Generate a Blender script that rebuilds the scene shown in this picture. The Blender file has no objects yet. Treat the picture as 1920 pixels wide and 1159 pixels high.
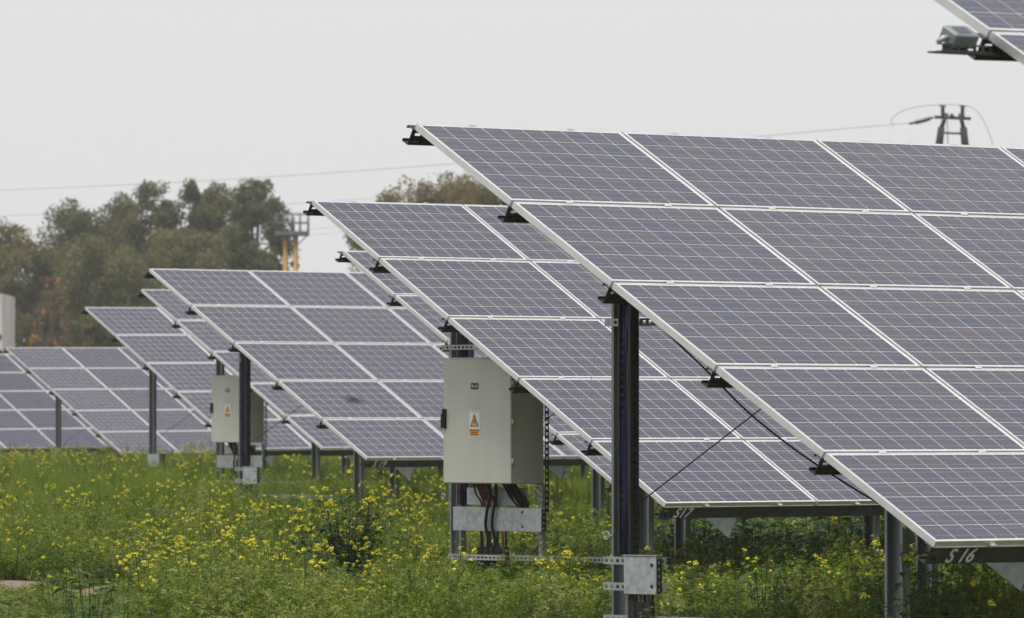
import bpy, math, random
import numpy as np
from mathutils import Vector, Matrix
R = math.radians
scene = bpy.context.scene
COL = scene.collection

# ------------------------------------------------------------------ camera
CAM = Vector((0.0, 0.0, 1.5))
RIGHT = Vector((0.75157103, -0.65965217, 0.0))
FWD = Vector((0.65954784, 0.75145216, 0.01778486))
UP = Vector((-0.01173182, -0.01336659, 0.99984184))
cd = bpy.data.cameras.new('camera')
cam = bpy.data.objects.new('camera', cd)
COL.objects.link(cam)
cam.matrix_world = Matrix(((RIGHT.x, UP.x, -FWD.x, CAM.x), (RIGHT.y, UP.y, -FWD.y, CAM.y),
                           (RIGHT.z, UP.z, -FWD.z, CAM.z), (0, 0, 0, 1)))
FPX = 12177.43
cd.sensor_width = 36.0
cd.lens = FPX / 1920 * 36.0
cd.clip_start = 0.5
cd.clip_end = 9000
cd.dof.use_dof = True
cd.dof.focus_distance = 46.0
cd.dof.aperture_fstop = 9.5
scene.camera = cam

# ------------------------------------------------------------------ light
SUN_EL, SUN_AZ = R(70), R(240)          # high behind the camera's left, wholly behind cloud
world = bpy.data.worlds.new('World')
scene.world = world
world.use_nodes = True
wn = world.node_tree
wn.nodes.clear()
wo = wn.nodes.new('ShaderNodeOutputWorld')
wb = wn.nodes.new('ShaderNodeBackground')
sky = wn.nodes.new('ShaderNodeTexSky')
sky.sky_type = 'NISHITA'
sky.sun_disc = False
sky.sun_elevation = SUN_EL
sky.sun_rotation = SUN_AZ
sky.dust_density = 4.0
sky.air_density = 1.0
mixs = wn.nodes.new('ShaderNodeMix')
mixs.data_type = 'RGBA'
mixs.inputs[0].default_value = 0.93     # the cloud deck over the clear sky
cld = wn.nodes.new('ShaderNodeTexNoise')
cld.inputs['Scale'].default_value = 1.6
cld.inputs['Detail'].default_value = 3
crmp = wn.nodes.new('ShaderNodeValToRGB')
crmp.color_ramp.elements[0].position = 0.3
crmp.color_ramp.elements[0].color = (4.75, 4.78, 4.8, 1)
crmp.color_ramp.elements[1].position = 0.7
crmp.color_ramp.elements[1].color = (5.0, 5.0, 4.98, 1)
wn.links.new(cld.outputs['Fac'], crmp.inputs['Fac'])
wn.links.new(sky.outputs[0], mixs.inputs[6])
wn.links.new(crmp.outputs['Color'], mixs.inputs[7])
wn.links.new(mixs.outputs[2], wb.inputs['Color'])
wb.inputs['Strength'].default_value = 0.10
wn.links.new(wb.outputs[0], wo.inputs['Surface'])

sd = bpy.data.lights.new('sun', 'SUN')
sd.energy = 1.5
sd.angle = R(25)
sd.color = (1.0, 0.97, 0.92)
sun = bpy.data.objects.new('sun', sd)
COL.objects.link(sun)
sdir = Vector((math.sin(SUN_AZ) * math.cos(SUN_EL), math.cos(SUN_AZ) * math.cos(SUN_EL), math.sin(SUN_EL)))
sun.rotation_euler = sdir.to_track_quat('Z', 'Y').to_euler()
sun.location = (0, 0, 60)

scene.view_settings.view_transform = 'Standard'
scene.view_settings.look = 'None'
scene.view_settings.exposure = 0.75
scene.view_settings.gamma = 1.0
scene.view_settings.use_curve_mapping = False

HAZE = 0.0003
# ------------------------------------------------------------------ helpers
def tag(o, label=None, cat=None, group=None, kind=None):
    if label: o['label'] = label
    if cat: o['category'] = cat
    if group: o['group'] = group
    if kind: o['kind'] = kind
    return o

def empty(name, loc, rz=0.0):
    o = bpy.data.objects.new(name, None)
    COL.objects.link(o)
    o.location = loc
    o.rotation_euler = (0, 0, rz)
    o.empty_display_size = 0.2
    return o

def link(name, mesh, parent=None, mat=None):
    o = bpy.data.objects.new(name, mesh)
    COL.objects.link(o)
    if parent: o.parent = parent
    if mat is not None: o.matrix_basis = mat
    return o

class MB:
    """collects shapes into one mesh"""
    def __init__(s):
        s.v = []; s.f = []; s.m = []; s.sm = []
    def add(s, vs, fs, mi=0, smooth=False):
        n = len(s.v)
        s.v += [tuple(p) for p in vs]
        for f in fs:
            s.f.append(tuple(i + n for i in f)); s.m.append(mi); s.sm.append(smooth)
    def obox(s, o, a, b, c, mi=0):
        o, a, b, c = map(Vector, (o, a, b, c))
        vs = [o, o + a, o + a + b, o + b, o + c, o + a + c, o + a + b + c, o + b + c]
        fs = [(0, 3, 2, 1), (4, 5, 6, 7), (0, 1, 5, 4), (1, 2, 6, 5), (2, 3, 7, 6), (3, 0, 4, 7)]
        if a.cross(b).dot(c) < 0: fs = [tuple(reversed(f)) for f in fs]
        s.add(vs, fs, mi)
    def box(s, x0, x1, y0, y1, z0, z1, mi=0):
        s.obox((x0, y0, z0), (x1 - x0, 0, 0), (0, y1 - y0, 0), (0, 0, z1 - z0), mi)
    def bev(s, x0, x1, y0, y1, z0, z1, r, mi=0):
        """box with chamfered edges"""
        vs = []; idx = {}
        for ix, (x, sx) in enumerate(((x0, 1), (x1, -1))):
            for iy, (y, sy) in enumerate(((y0, 1), (y1, -1))):
                for iz, (z, sz) in enumerate(((z0, 1), (z1, -1))):
                    for ax in range(3):
                        p = [x + sx * r, y + sy * r, z + sz * r]
                        p[ax] = (x, y, z)[ax]
                        idx[(ix, iy, iz, ax)] = len(vs); vs.append(p)
        fs = []
        for k in (0, 1):
            fs.append([idx[(k, a, b, 0)] for a, b in ((0, 0), (0, 1), (1, 1), (1, 0))])
            fs.append([idx[(a, k, b, 1)] for a, b in ((0, 0), (0, 1), (1, 1), (1, 0))])
            fs.append([idx[(a, b, k, 2)] for a, b in ((0, 0), (0, 1), (1, 1), (1, 0))])
        for i in (0, 1):
            for j in (0, 1):
                fs.append([idx[(i, j, 0, 0)], idx[(i, j, 1, 0)], idx[(i, j, 1, 1)], idx[(i, j, 0, 1)]])
                fs.append([idx[(i, 0, j, 0)], idx[(i, 1, j, 0)], idx[(i, 1, j, 2)], idx[(i, 0, j, 2)]])
                fs.append([idx[(0, i, j, 1)], idx[(1, i, j, 1)], idx[(1, i, j, 2)], idx[(0, i, j, 2)]])
        for i in (0, 1):
            for j in (0, 1):
                for k in (0, 1):
                    fs.append([idx[(i, j, k, 0)], idx[(i, j, k, 1)], idx[(i, j, k, 2)]])
        c = Vector(((x0 + x1) / 2, (y0 + y1) / 2, (z0 + z1) / 2))
        out = []
        for f in fs:
            p = [Vector(vs[i]) for i in f]
            nn = (p[1] - p[0]).cross(p[2] - p[0])
            if nn.dot((p[0] + p[1] + p[2]) / 3 - c) < 0: f = f[::-1]
            out.append(f)
        s.add(vs, out, mi)
    def prof(s, pts, t, o, u, v, w, mi=0):
        """thin folded profile: polyline pts in (u,v), extruded by w"""
        o, u, v, w = map(Vector, (o, u, v, w))
        for k, ((a, b), (c, d)) in enumerate(zip(pts[:-1], pts[1:])):
            e = Vector((c - a, d - b)); L = e.length; e /= L
            n = Vector((-e.y, e.x)) * t
            a2, b2 = a + (e.x * t * 0.5 if k else 0), b + (e.y * t * 0.5 if k else 0)
            p = o + u * (a2 - n.x / 2) + v * (b2 - n.y / 2)
            L2 = L - (t * 0.5 if k else 0) + (t * 0.49 if k < len(pts) - 2 else 0)
            s.obox(p, (u * e.x + v * e.y) * L2, u * n.x + v * n.y, w, mi)
    def tube(s, pts, r, n=6, mi=0, cap=True):
        pts = [Vector(p) for p in pts]
        rs = r if isinstance(r, (list, tuple)) else [r] * len(pts)
        vs = []; prev = None
        for i, p in enumerate(pts):
            t = (pts[min(i + 1, len(pts) - 1)] - pts[max(i - 1, 0)]).normalized()
            if prev is None:
                x = t.orthogonal().normalized()
            else:
                x = (prev - t * prev.dot(t)).normalized()
            prev = x
            y = t.cross(x)
            for k in range(n):
                a = 2 * math.pi * k / n
                vs.append(p + (x * math.cos(a) + y * math.sin(a)) * rs[i])
        fs = []
        for i in range(len(pts) - 1):
            for k in range(n):
                fs.append((i * n + k, i * n + (k + 1) % n, (i + 1) * n + (k + 1) % n, (i + 1) * n + k))
        if cap:
            fs.append(tuple(reversed(range(n)))); fs.append(tuple((len(pts) - 1) * n + k for k in range(n)))
        s.add(vs, fs, mi, True)
    def strut(s, o, L, wdt, dep, sp=0.05, hole=0.028, hw=0.35, t=0.003, mi=0):
        """perforated U channel: o start, L length vector, wdt face width vector, dep depth vector (towards the back)"""
        o, L, wdt, dep = map(Vector, (o, L, wdt, dep))
        ln = L.length; e = L / ln; dn = dep.normalized() * t; wn_ = wdt.normalized()
        W = wdt.length; a = W * (1 - hw) / 2
        s.obox(o, L, wn_ * a, dn, mi)
        s.obox(o + wn_ * (W - a), L, wn_ * a, dn, mi)
        k = int(ln / sp); rest = ln - k * sp
        x = 0
        for i in range(k + 1):
            w = (sp - hole) if 0 < i < k else (sp - hole) / 2 + rest / 2
            s.obox(o + e * x + wn_ * a, e * w, wn_ * (W - 2 * a), dn, mi)
            x += w + hole
        s.obox(o + dn, L, wn_ * t, dep - dn, mi)
        s.obox(o + wdt - wn_ * t + dn, L, wn_ * t, dep - dn, mi)
    def mesh(s, name, mats):
        me = bpy.data.meshes.new(name)
        me.from_pydata(s.v, [], s.f)
        for m in (mats if isinstance(mats, (list, tuple)) else [mats]): me.materials.append(m)
        me.polygons.foreach_set('material_index', s.m)
        me.polygons.foreach_set('use_smooth', s.sm)
        me.update()
        return me
    def build(s, name, mats, parent=None, mat=None):
        return link(name, s.mesh(name, mats), parent, mat)

# ------------------------------------------------------------------ materials
def newmat(name):
    m = bpy.data.materials.new(name)
    m.use_nodes = True
    return m, m.node_tree, m.node_tree.nodes['Principled BSDF']

def N(nt, t, **kw):
    n = nt.nodes.new(t)
    for k, v in kw.items(): setattr(n, k, v)
    return n

def ramp(nt, fac, stops):
    r = N(nt, 'ShaderNodeValToRGB')
    cr = r.color_ramp
    while len(cr.elements) < len(stops): cr.elements.new(0.5)
    for e, (p, c) in zip(cr.elements, stops):
        e.position = p; e.color = (*c, 1)
    nt.links.new(fac, r.inputs['Fac'])
    return r.outputs['Color']

def noisy(name, c0, c1, scale=20, rough=0.5, metal=0.0, spec=0.5, bump=0.0, detail=4, r2=None, stretch=None, coat=0.0):
    m, nt, b = newmat(name)
    tc = N(nt, 'ShaderNodeTexCoord')
    no = N(nt, 'ShaderNodeTexNoise')
    no.inputs['Scale'].default_value = scale
    no.inputs['Detail'].default_value = detail
    src = tc.outputs['Object']
    if stretch:
        mp = N(nt, 'ShaderNodeMapping'); mp.inputs['Scale'].default_value = stretch
        nt.links.new(src, mp.inputs[0]); src = mp.outputs[0]
    nt.links.new(src, no.inputs['Vector'])
    nt.links.new(ramp(nt, no.outputs['Fac'], [(0.3, c0), (0.7, c1)]), b.inputs['Base Color'])
    b.inputs['Roughness'].default_value = rough
    if r2 is not None:
        mr = N(nt, 'ShaderNodeMapRange')
        mr.inputs['To Min'].default_value = rough; mr.inputs['To Max'].default_value = r2
        nt.links.new(no.outputs['Fac'], mr.inputs['Value'])
        nt.links.new(mr.outputs[0], b.inputs['Roughness'])
    b.inputs['Metallic'].default_value = metal
    b.inputs['Specular IOR Level'].default_value = spec
    b.inputs['Coat Weight'].default_value = coat
    if bump:
        bp = N(nt, 'ShaderNodeBump')
        bp.inputs['Strength'].default_value = bump; bp.inputs['Distance'].default_value = 0.01
        nt.links.new(no.outputs['Fac'], bp.inputs['Height'])
        nt.links.new(bp.outputs[0], b.inputs['Normal'])
    return m

M_ALU = noisy('anodised_aluminium', (.76, .765, .765), (.86, .86, .855), 9, .34, .85, .5, r2=.46)
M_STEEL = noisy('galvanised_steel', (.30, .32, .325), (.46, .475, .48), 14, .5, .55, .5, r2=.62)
M_STEELD = noisy('shade_toned_galvanised_steel', (.042, .041, .038), (.078, .076, .07), 10, .55, .3, .4, r2=.7)  # same galvanised steel, with the shade beneath the tables put into its colour
M_POST = noisy('galvanised_post', (.21, .228, .234), (.36, .378, .384), 7, .45, .55, .5, r2=.6, stretch=(1, 1, .25))
M_ZINC = noisy('bright_zinc_sheet', (.36, .385, .40), (.60, .625, .64), 26, .42, .3, .5, r2=.55, detail=8)
M_STRUT = noisy('zinc_strut', (.34, .36, .36), (.50, .52, .52), 30, .5, .4, .5)
M_CAB = noisy('pebble_grey_paint', (.525, .515, .462), (.585, .575, .52), 5, .42, r2=.55, stretch=(1, 1, .18), detail=5)
M_BLACK = noisy('black_plastic', (.008, .008, .009), (.014, .014, .015), 40, .6, 0, .2)
M_CABLE = noisy('black_cable_sheath', (.008, .008, .009), (.014, .014, .015), 40, .6, 0, .25)
M_CABLER = noisy('red_cable_sheath', (.10, .010, .009), (.16, .018, .014), 40, .42)
M_CABLEB = noisy('blue_cable_sheath', (.008, .014, .075), (.014, .024, .115), 40, .4)
M_WHITE = noisy('white_print', (.76, .77, .78), (.8, .8, .8), 30, .5)
M_YEL = noisy('yellow_print', (.72, .36, .02), (.78, .40, .03), 30, .5)
M_ORG = noisy('orange_print', (.70, .30, .015), (.76, .34, .02), 30, .5)
M_INK = noisy('black_print', (.015, .015, .015), (.025, .025, .025), 30, .5)
M_CHALK = noisy('white_paint_marker', (.62, .61, .57), (.80, .79, .75), 60, .8)
M_BACK = noisy('white_backsheet', (.80, .80, .80), (.85, .85, .85), 12, .15, 0, .5)
M_WOODP = noisy('weathered_concrete', (.032, .030, .024), (.055, .052, .042), 5, .85)
M_PORC = noisy('brown_porcelain', (.03, .02, .016), (.05, .035, .03), 9, .3)
M_DARKIRON = noisy('dark_iron', (.03, .03, .032), (.06, .06, .062), 9, .6)
M_YELP = noisy('yellow_tower_paint', (.40, .22, .025), (.50, .29, .045), 2, .5)
M_GREYP = noisy('grey_blue_steel_paint', (.10, .11, .125), (.15, .16, .175), 3, .5)
M_WALL = noisy('streaked_pale_render', (.54, .47, .46), (.76, .72, .71), .9, .8, stretch=(1, 1, .2))
M_ROOF = noisy('dull_sheet_roof', (.24, .22, .21), (.32, .30, .29), 2, .6)
M_WIN = noisy('dark_window_glass', (.02, .025, .03), (.04, .045, .05), 2, .08)
M_BARK = noisy('grey_brown_bark', (.055, .045, .035), (.11, .095, .075), 6, .9)

def cell_material():
    m, nt, b = newmat('polycrystalline_cell')
    at = N(nt, 'ShaderNodeAttribute'); at.attribute_name = 'tint'
    oi = N(nt, 'ShaderNodeObjectInfo')
    base = ramp(nt, at.outputs['Fac'], [(0.0, (.038, .042, .084)), (0.35, (.050, .046, .078)), (0.65, (.062, .050, .074)), (1.0, (.040, .043, .086))])
    tc = N(nt, 'ShaderNodeTexCoord')
    vo = N(nt, 'ShaderNodeTexVoronoi'); vo.inputs['Scale'].default_value = 70
    nt.links.new(tc.outputs['Object'], vo.inputs['Vector'])
    mx = N(nt, 'ShaderNodeMix', data_type='RGBA', blend_type='MULTIPLY')
    mx.inputs[0].default_value = 0.55
    nt.links.new(base, mx.inputs[6])
    nt.links.new(ramp(nt, vo.outputs['Color'], [(0.0, (.62, .62, .66)), (1.0, (1.4, 1.35, 1.3))]), mx.inputs[7])
    uv = N(nt, 'ShaderNodeUVMap'); uv.uv_map = 'UVMap'
    sp = N(nt, 'ShaderNodeSeparateXYZ'); nt.links.new(uv.outputs[0], sp.inputs[0])
    tot = None
    for y in (0.26, 0.74):
        s1 = N(nt, 'ShaderNodeMath', operation='SUBTRACT'); s1.inputs[1].default_value = y
        nt.links.new(sp.outputs['Y'], s1.inputs[0])
        s2 = N(nt, 'ShaderNodeMath', operation='ABSOLUTE'); nt.links.new(s1.outputs[0], s2.inputs[0])
        s3 = N(nt, 'ShaderNodeMath', operation='LESS_THAN'); s3.inputs[1].default_value = 0.011
        nt.links.new(s2.outputs[0], s3.inputs[0])
        if tot is None: tot = s3.outputs[0]
        else:
            s4 = N(nt, 'ShaderNodeMath', operation='MAXIMUM')
            nt.links.new(tot, s4.inputs[0]); nt.links.new(s3.outputs[0], s4.inputs[1]); tot = s4.outputs[0]
    mb = N(nt, 'ShaderNodeMix', data_type='RGBA')
    nt.links.new(tot, mb.inputs[0]); nt.links.new(mx.outputs[2], mb.inputs[6])
    mb.inputs[7].default_value = (.20, .20, .22, 1)
    nt.links.new(mb.outputs[2], b.inputs['Base Color'])
    b.inputs['Roughness'].default_value = 0.13
    b.inputs['Specular IOR Level'].default_value = 0.5
    return m
M_CELL = cell_material()

def leaf_material(name, stops, rough=.55, trans=0.3, spec=.25, attr='tint', patch=0.0):
    """foliage: colour by a per-face tint and a per-instance random"""
    m, nt, b = newmat(name)
    at = N(nt, 'ShaderNodeAttribute'); at.attribute_name = attr
    oi = N(nt, 'ShaderNodeObjectInfo')
    ad = N(nt, 'ShaderNodeMath', operation='MULTIPLY_ADD')
    nt.links.new(oi.outputs['Random'], ad.inputs[0]); ad.inputs[1].default_value = 0.45
    a2 = N(nt, 'ShaderNodeMath', operation='MULTIPLY'); a2.inputs[1].default_value = 0.55
    nt.links.new(at.outputs['Fac'], a2.inputs[0]); nt.links.new(a2.outputs[0], ad.inputs[2])
    fac = ad.outputs[0]
    if patch:
        ge = N(nt, 'ShaderNodeNewGeometry')
        pn = N(nt, 'ShaderNodeTexNoise'); pn.inputs['Scale'].default_value = .9; pn.inputs['Detail'].default_value = 4
        nt.links.new(ge.outputs['Position'], pn.inputs['Vector'])
        m1 = N(nt, 'ShaderNodeMath', operation='MULTIPLY_ADD'); m1.inputs[1].default_value = patch; m1.inputs[2].default_value = -patch * .5
        nt.links.new(pn.outputs['Fac'], m1.inputs[0])
        m2 = N(nt, 'ShaderNodeMath', operation='ADD'); nt.links.new(m1.outputs[0], m2.inputs[0]); nt.links.new(fac, m2.inputs[1])
        fac = m2.outputs[0]
    col = ramp(nt, fac, stops)
    nt.links.new(col, b.inputs['Base Color'])
    b.inputs['Roughness'].default_value = rough
    b.inputs['Specular IOR Level'].default_value = spec
    if trans:
        tr = N(nt, 'ShaderNodeBsdfTranslucent'); nt.links.new(col, tr.inputs['Color'])
        ms = N(nt, 'ShaderNodeMixShader'); ms.inputs[0].default_value = trans
        out = nt.nodes['Material Output']
        nt.links.new(b.outputs[0], ms.inputs[1]); nt.links.new(tr.outputs[0], ms.inputs[2])
        nt.links.new(ms.outputs[0], out.inputs['Surface'])
    return m

M_GRASS = leaf_material('meadow_grass', [(0, (.058, .115, .006)), (.4, (.135, .235, .012)), (.75, (.215, .30, .020)), (1, (.38, .35, .09))], .5, .5, .15, 'tint', .9)
M_WEED = leaf_material('weed_leaf', [(0, (.028, .062, .008)), (.35, (.105, .172, .014)), (.7, (.235, .295, .035)), (1, (.48, .46, .18))], .45, .45, .3, 'tint', .9)
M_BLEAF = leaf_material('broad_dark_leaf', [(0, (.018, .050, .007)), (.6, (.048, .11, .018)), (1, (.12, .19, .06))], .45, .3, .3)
M_STEM = leaf_material('green_stem', [(0, (.05, .085, .02)), (1, (.10, .13, .035))], .6, 0)
M_FLOW = leaf_material('yellow_mustard_petal', [(0, (.58, .50, .012)), (.6, (.72, .66, .035)), (1, (.80, .76, .12))], .5, .3)
M_WFL = leaf_material('white_umbel', [(0, (.30, .32, .24)), (1, (.5, .5, .42))], .6, .2)
M_DRY = leaf_material('dry_straw', [(0, (.20, .15, .07)), (1, (.34, .27, .14))], .7, .2)

# ------------------------------------------------------------------ ground
def lerp_tab(x, tab):
    return np.interp(x, [t[0] for t in tab], [t[1] for t in tab])
GZ = [(0, .02), (25, .05), (35, .04), (51, .03), (67, .07), (81, .22), (97, .37), (112, .42), (130, .44), (148, .44), (165, .40), (230, .2), (400, .0)]
def ground_h(x, y):
    x = np.asarray(x, float); y = np.asarray(y, float)
    Z = x * .6596 + y * .7516
    L = x * .7516 - y * .6597
    h = lerp_tab(np.clip(Z, 0, 400), GZ)
    fade = np.clip((300 - np.abs(Z)) / 100, 0, 1)
    h = h + fade * (.05 * np.sin(L * .9 + .3 * Z) * np.sin(Z * .35 + 1) + .03 * np.sin(L * 2.3) * np.sin(Z * 1.1))
    return h
def gh(x, y): return float(ground_h(x, y))
def world_at(L, Z):
    """point at lateral offset L and forward distance Z (horizontal)"""
    x = L * .7516 + Z * .6596; y = -L * .6597 + Z * .7516
    return x, y

def pxof(L, Z): return 960 + FPX * L / Z
def lowveg(L, Z):
    X = pxof(L, Z)
    a = np.clip((300 - X) / 140, 0, 1) * np.clip((58.5 - Z) / 2, 0, 1)
    b = np.clip(1 - np.abs(X - 665) / 60, 0, 1) * np.clip((58 - Z) / 2, 0, 1) * .8
    return 1 - .72 * np.maximum(a, b)
def bare(L, Z):
    """0 where soil shows, 1 elsewhere"""
    m = np.ones_like(L)
    for (px, Zc, rl, rz) in ((30, 57.0, .62, 2.2), (185, 54.5, .35, 1.6), (90, 51.5, .3, 1.2), (660, 57, .3, 1.4), (1020, 60, .2, .8)):
        Lc = (px - 960) / FPX * Zc
        q = ((L - Lc) / rl) ** 2 + ((Z - Zc) / rz) ** 2
        m = np.minimum(m, np.clip((q - .5) / .8, 0, 1))
    return m

def build_ground():
    m, nt, b = newmat('meadow_soil')
    tc = N(nt, 'ShaderNodeTexCoord')
    n1 = N(nt, 'ShaderNodeTexNoise'); n1.inputs['Scale'].default_value = .5; n1.inputs['Detail'].default_value = 6
    n2 = N(nt, 'ShaderNodeTexNoise'); n2.inputs['Scale'].default_value = 11; n2.inputs['Detail'].default_value = 8
    nt.links.new(tc.outputs['Object'], n1.inputs['Vector']); nt.links.new(tc.outputs['Object'], n2.inputs['Vector'])
    c1 = ramp(nt, n2.outputs['Fac'], [(.3, (.035, .05, .014)), (.55, (.06, .085, .022)), (.75, (.10, .105, .04))])
    c2 = ramp(nt, n2.outputs['Fac'], [(.3, (.16, .11, .075)), (.7, (.32, .23, .165))])
    mx = N(nt, 'ShaderNodeMix', data_type='RGBA')
    at = N(nt, 'ShaderNodeAttribute'); at.attribute_name = 'soil'
    am = N(nt, 'ShaderNodeMath', operation='MAXIMUM')
    nt.links.new(ramp(nt, n1.outputs['Fac'], [(.60, (0, 0, 0)), (.70, (1, 1, 1))]), am.inputs[0]); nt.links.new(at.outputs['Fac'], am.inputs[1])
    nt.links.new(am.outputs[0], mx.inputs[0])
    nt.links.new(c1, mx.inputs[6]); nt.links.new(c2, mx.inputs[7])
    nt.links.new(mx.outputs[2], b.inputs['Base Color'])
    b.inputs['Roughness'].default_value = .95
    bp = N(nt, 'ShaderNodeBump'); bp.inputs['Strength'].default_value = .6; bp.inputs['Distance'].default_value = .05
    nt.links.new(n2.outputs['Fac'], bp.inputs['Height']); nt.links.new(bp.outputs[0], b.inputs['Normal'])
    Zs = np.concatenate([np.array([-3000, -600, -100, -30]), np.arange(-10, 46, 2.0), np.arange(46, 62, .4), np.arange(62, 240, 2.0), np.array([250, 270, 300, 350, 400, 600, 1000, 2000, 4000])])
    Ls = np.concatenate([np.array([-3000, -800, -300, -120, -70]), np.arange(-45, -6, 1.5), np.arange(-6, 6, .25), np.arange(6, 46, 1.5), np.array([70, 120, 300, 800, 3000])])
    ZZ, LL = np.meshgrid(Zs, Ls, indexing='ij')
    X = LL * .7516 + ZZ * .6596; Y = -LL * .6597 + ZZ * .7516
    H = ground_h(X, Y)
    v = np.stack([X, Y, H], -1).reshape(-1, 3)
    nl = len(Ls); f = []
    for i in range(len(Zs) - 1):
        for j in range(nl - 1):
            a = i * nl + j
            f.append((a, a + nl, a + nl + 1, a + 1))
    me = bpy.data.meshes.new('meadow_ground')
    me.from_pydata(v.tolist(), [], f)
    me.materials.append(m)
    me.polygons.foreach_set('use_smooth', [True] * len(f))
    with np.errstate(all='ignore'):
        so = np.where(np.abs(ZZ - 54) < 9, 1 - bare(LL, np.where(np.abs(ZZ) < 1, 1, ZZ)), 0.0)
    aa = me.attributes.new('soil', 'FLOAT', 'POINT'); aa.data.foreach_set('value', so.ravel().astype(np.float32))
    o = link('meadow_ground', me)
    tag(o, kind='structure')
build_ground()

# ------------------------------------------------------------------ solar tables
MW, MH, GAP = 1.632, 0.990, 0.018
PW, PH = 1.650, 1.010
TILT = R(29.3)
CALIB = {0: (20.2392, 16.3836, -0.2542, 0.0171, 0.0, -0.0009), 1: (25.1582, 25.1532, -0.6392, 0.0002, -0.0048, -0.0044),
         2: (34.5209, 37.5011, -0.6161, 0.0012, 0.0066, -0.0043), 3: (45.2314, 49.9474, -0.5817, 0.0074, 0.003, -0.002),
         4: (51.9178, 61.8821, -0.4087, 0.0018, -0.0076, -0.0034), 5: (62.1532, 75.1194, -0.3475, 0.0074, -0.0036, 0.0024),
         6: (70.5274, 87.4659, -0.4231, 0.0097, 0.0113, 0.0066), 7: (90.8237, 116.9213, -0.6513, 0.0096, -0.0047, 0.0002),
         8: (92.9204, 135.0716, -0.6882, 0.0098, 0.0004, 0.0059)}
rngc = random.Random(5)
CW, CH, CG = 0.1527, 0.1520, 0.0061
CX0 = (MW - (10 * CW + 9 * CG)) / 2
CY0 = (MH - (6 * CH + 5 * CG)) / 2

def cell_geom(cells):
    """cells: list of (x, y, z, tint, ex, ey, n) lower-left corners -> mesh"""
    V = []; F = []; T = []; UV = []
    for (o, ex, ey, nz, t) in cells:
        n = len(V)
        a, b, c = ex * CW, ey * CH, nz * 0.0012
        V += [o, o + a, o + a + b, o + b, o + c, o + a + c, o + a + b + c, o + b + c]
        fs = [(4, 5, 6, 7), (0, 1, 5, 4), (1, 2, 6, 5), (2, 3, 7, 6), (3, 0, 4, 7)]
        F += [tuple(i + n for i in f) for f in fs]
        T += [t] * 5
        UV += [(0, 0), (1, 0), (1, 1), (0, 1)] + [(0, 0)] * 16
    me = bpy.data.meshes.new('solar_cell')
    me.from_pydata([tuple(p) for p in V], [], F)
    me.materials.append(M_CELL)
    at = me.attributes.new('tint', 'FLOAT', 'FACE'); at.data.foreach_set('value', T)
    uv = me.uv_layers.new(name='UVMap'); uv.data.foreach_set('uv', [c for p in UV for c in p])
    me.update()
    return me
X3, Y3, Z3 = Vector((1, 0, 0)), Vector((0, 1, 0)), Vector((0, 0, 1))
CELL_MESH = [cell_geom([(Vector((0, 0, 0)), X3, Y3, Z3, (i + .5) / 12)]) for i in range(12)]

def frame_mesh():
    mb = MB(); t = .012; d = .040
    mb.box(0, MW, 0, t, -d, 0); mb.box(0, MW, MH - t, MH, -d, 0)
    mb.box(0, t, t, MH - t, -d, 0); mb.box(MW - t, MW, t, MH - t, -d, 0)
    mb.box(t, MW - t, t, t + .018, -d, -d + .003)     # bottom lip turned inwards
    mb.box(t, MW - t, -.0, -.004, -d, -d + .004)
    return mb.mesh('module_frame', M_ALU)
def back_mesh():
    mb = MB(); t = .012
    mb.box(t, MW - t, t, MH - t, -.0065, -.0025)
    return mb.mesh('backsheet', M_BACK)
FRAME, BACK = frame_mesh(), back_mesh()
def clamp_mesh():
    mb = MB()
    mb.box(-.027, .027, -.017, .017, .0005, .0035)
    mb.tube([(0, 0, .0035), (0, 0, .006)], .006, 6)
    return mb.mesh('clamp', M_ALU)
def end_clamp_mesh():
    mb = MB()
    mb.box(-.024, .024, -.002, .008, .0005, .003)
    mb.box(-.024, .024, -.006, -.0025, -.022, .003)
    mb.box(-.024, .024, -.024, -.0065, -.022, -.018)
    mb.tube([(0, -.015, -.018), (0, -.015, -.012)], .007, 6)
    return mb.mesh('end_clamp', M_ALU)
CLAMP, ECLAMP = clamp_mesh(), end_clamp_mesh()

class Table: pass
TABLES = {}
def frame_of(k):
    x, y, z, s, dt, dy = CALIB[k]
    t = TILT + dt
    ex = Vector((math.cos(s) * math.cos(dy), math.cos(s) * math.sin(dy), math.sin(s)))
    eu = Vector((-math.sin(dy) * math.cos(t), math.cos(dy) * math.cos(t), math.sin(t)))
    return Vector((x, y, z + 1.5)), ex, eu, t, dy

def text_mesh(body, size, mats, shear=0.0, ext=.0008, res=3, bold=0.0):
    cu = bpy.data.curves.new('lettering', 'FONT')
    cu.body = body; cu.size = size; cu.shear = shear; cu.extrude = ext; cu.offset = bold; cu.resolution_u = res
    cu.align_x = 'LEFT'
    o = bpy.data.objects.new('lettering', cu)
    COL.objects.link(o)
    dg = bpy.context.evaluated_depsgraph_get(); dg.update()
    me = bpy.data.meshes.new_from_object(o.evaluated_get(dg))
    bpy.data.objects.remove(o)
    me.materials.clear(); me.materials.append(mats)
    return me

def plane_m(o, x, y, n):
    return Matrix(((x.x, y.x, n.x, o.x), (x.y, y.y, n.y, o.y), (x.z, y.z, n.z, o.z), (0, 0, 0, 1)))

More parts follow.
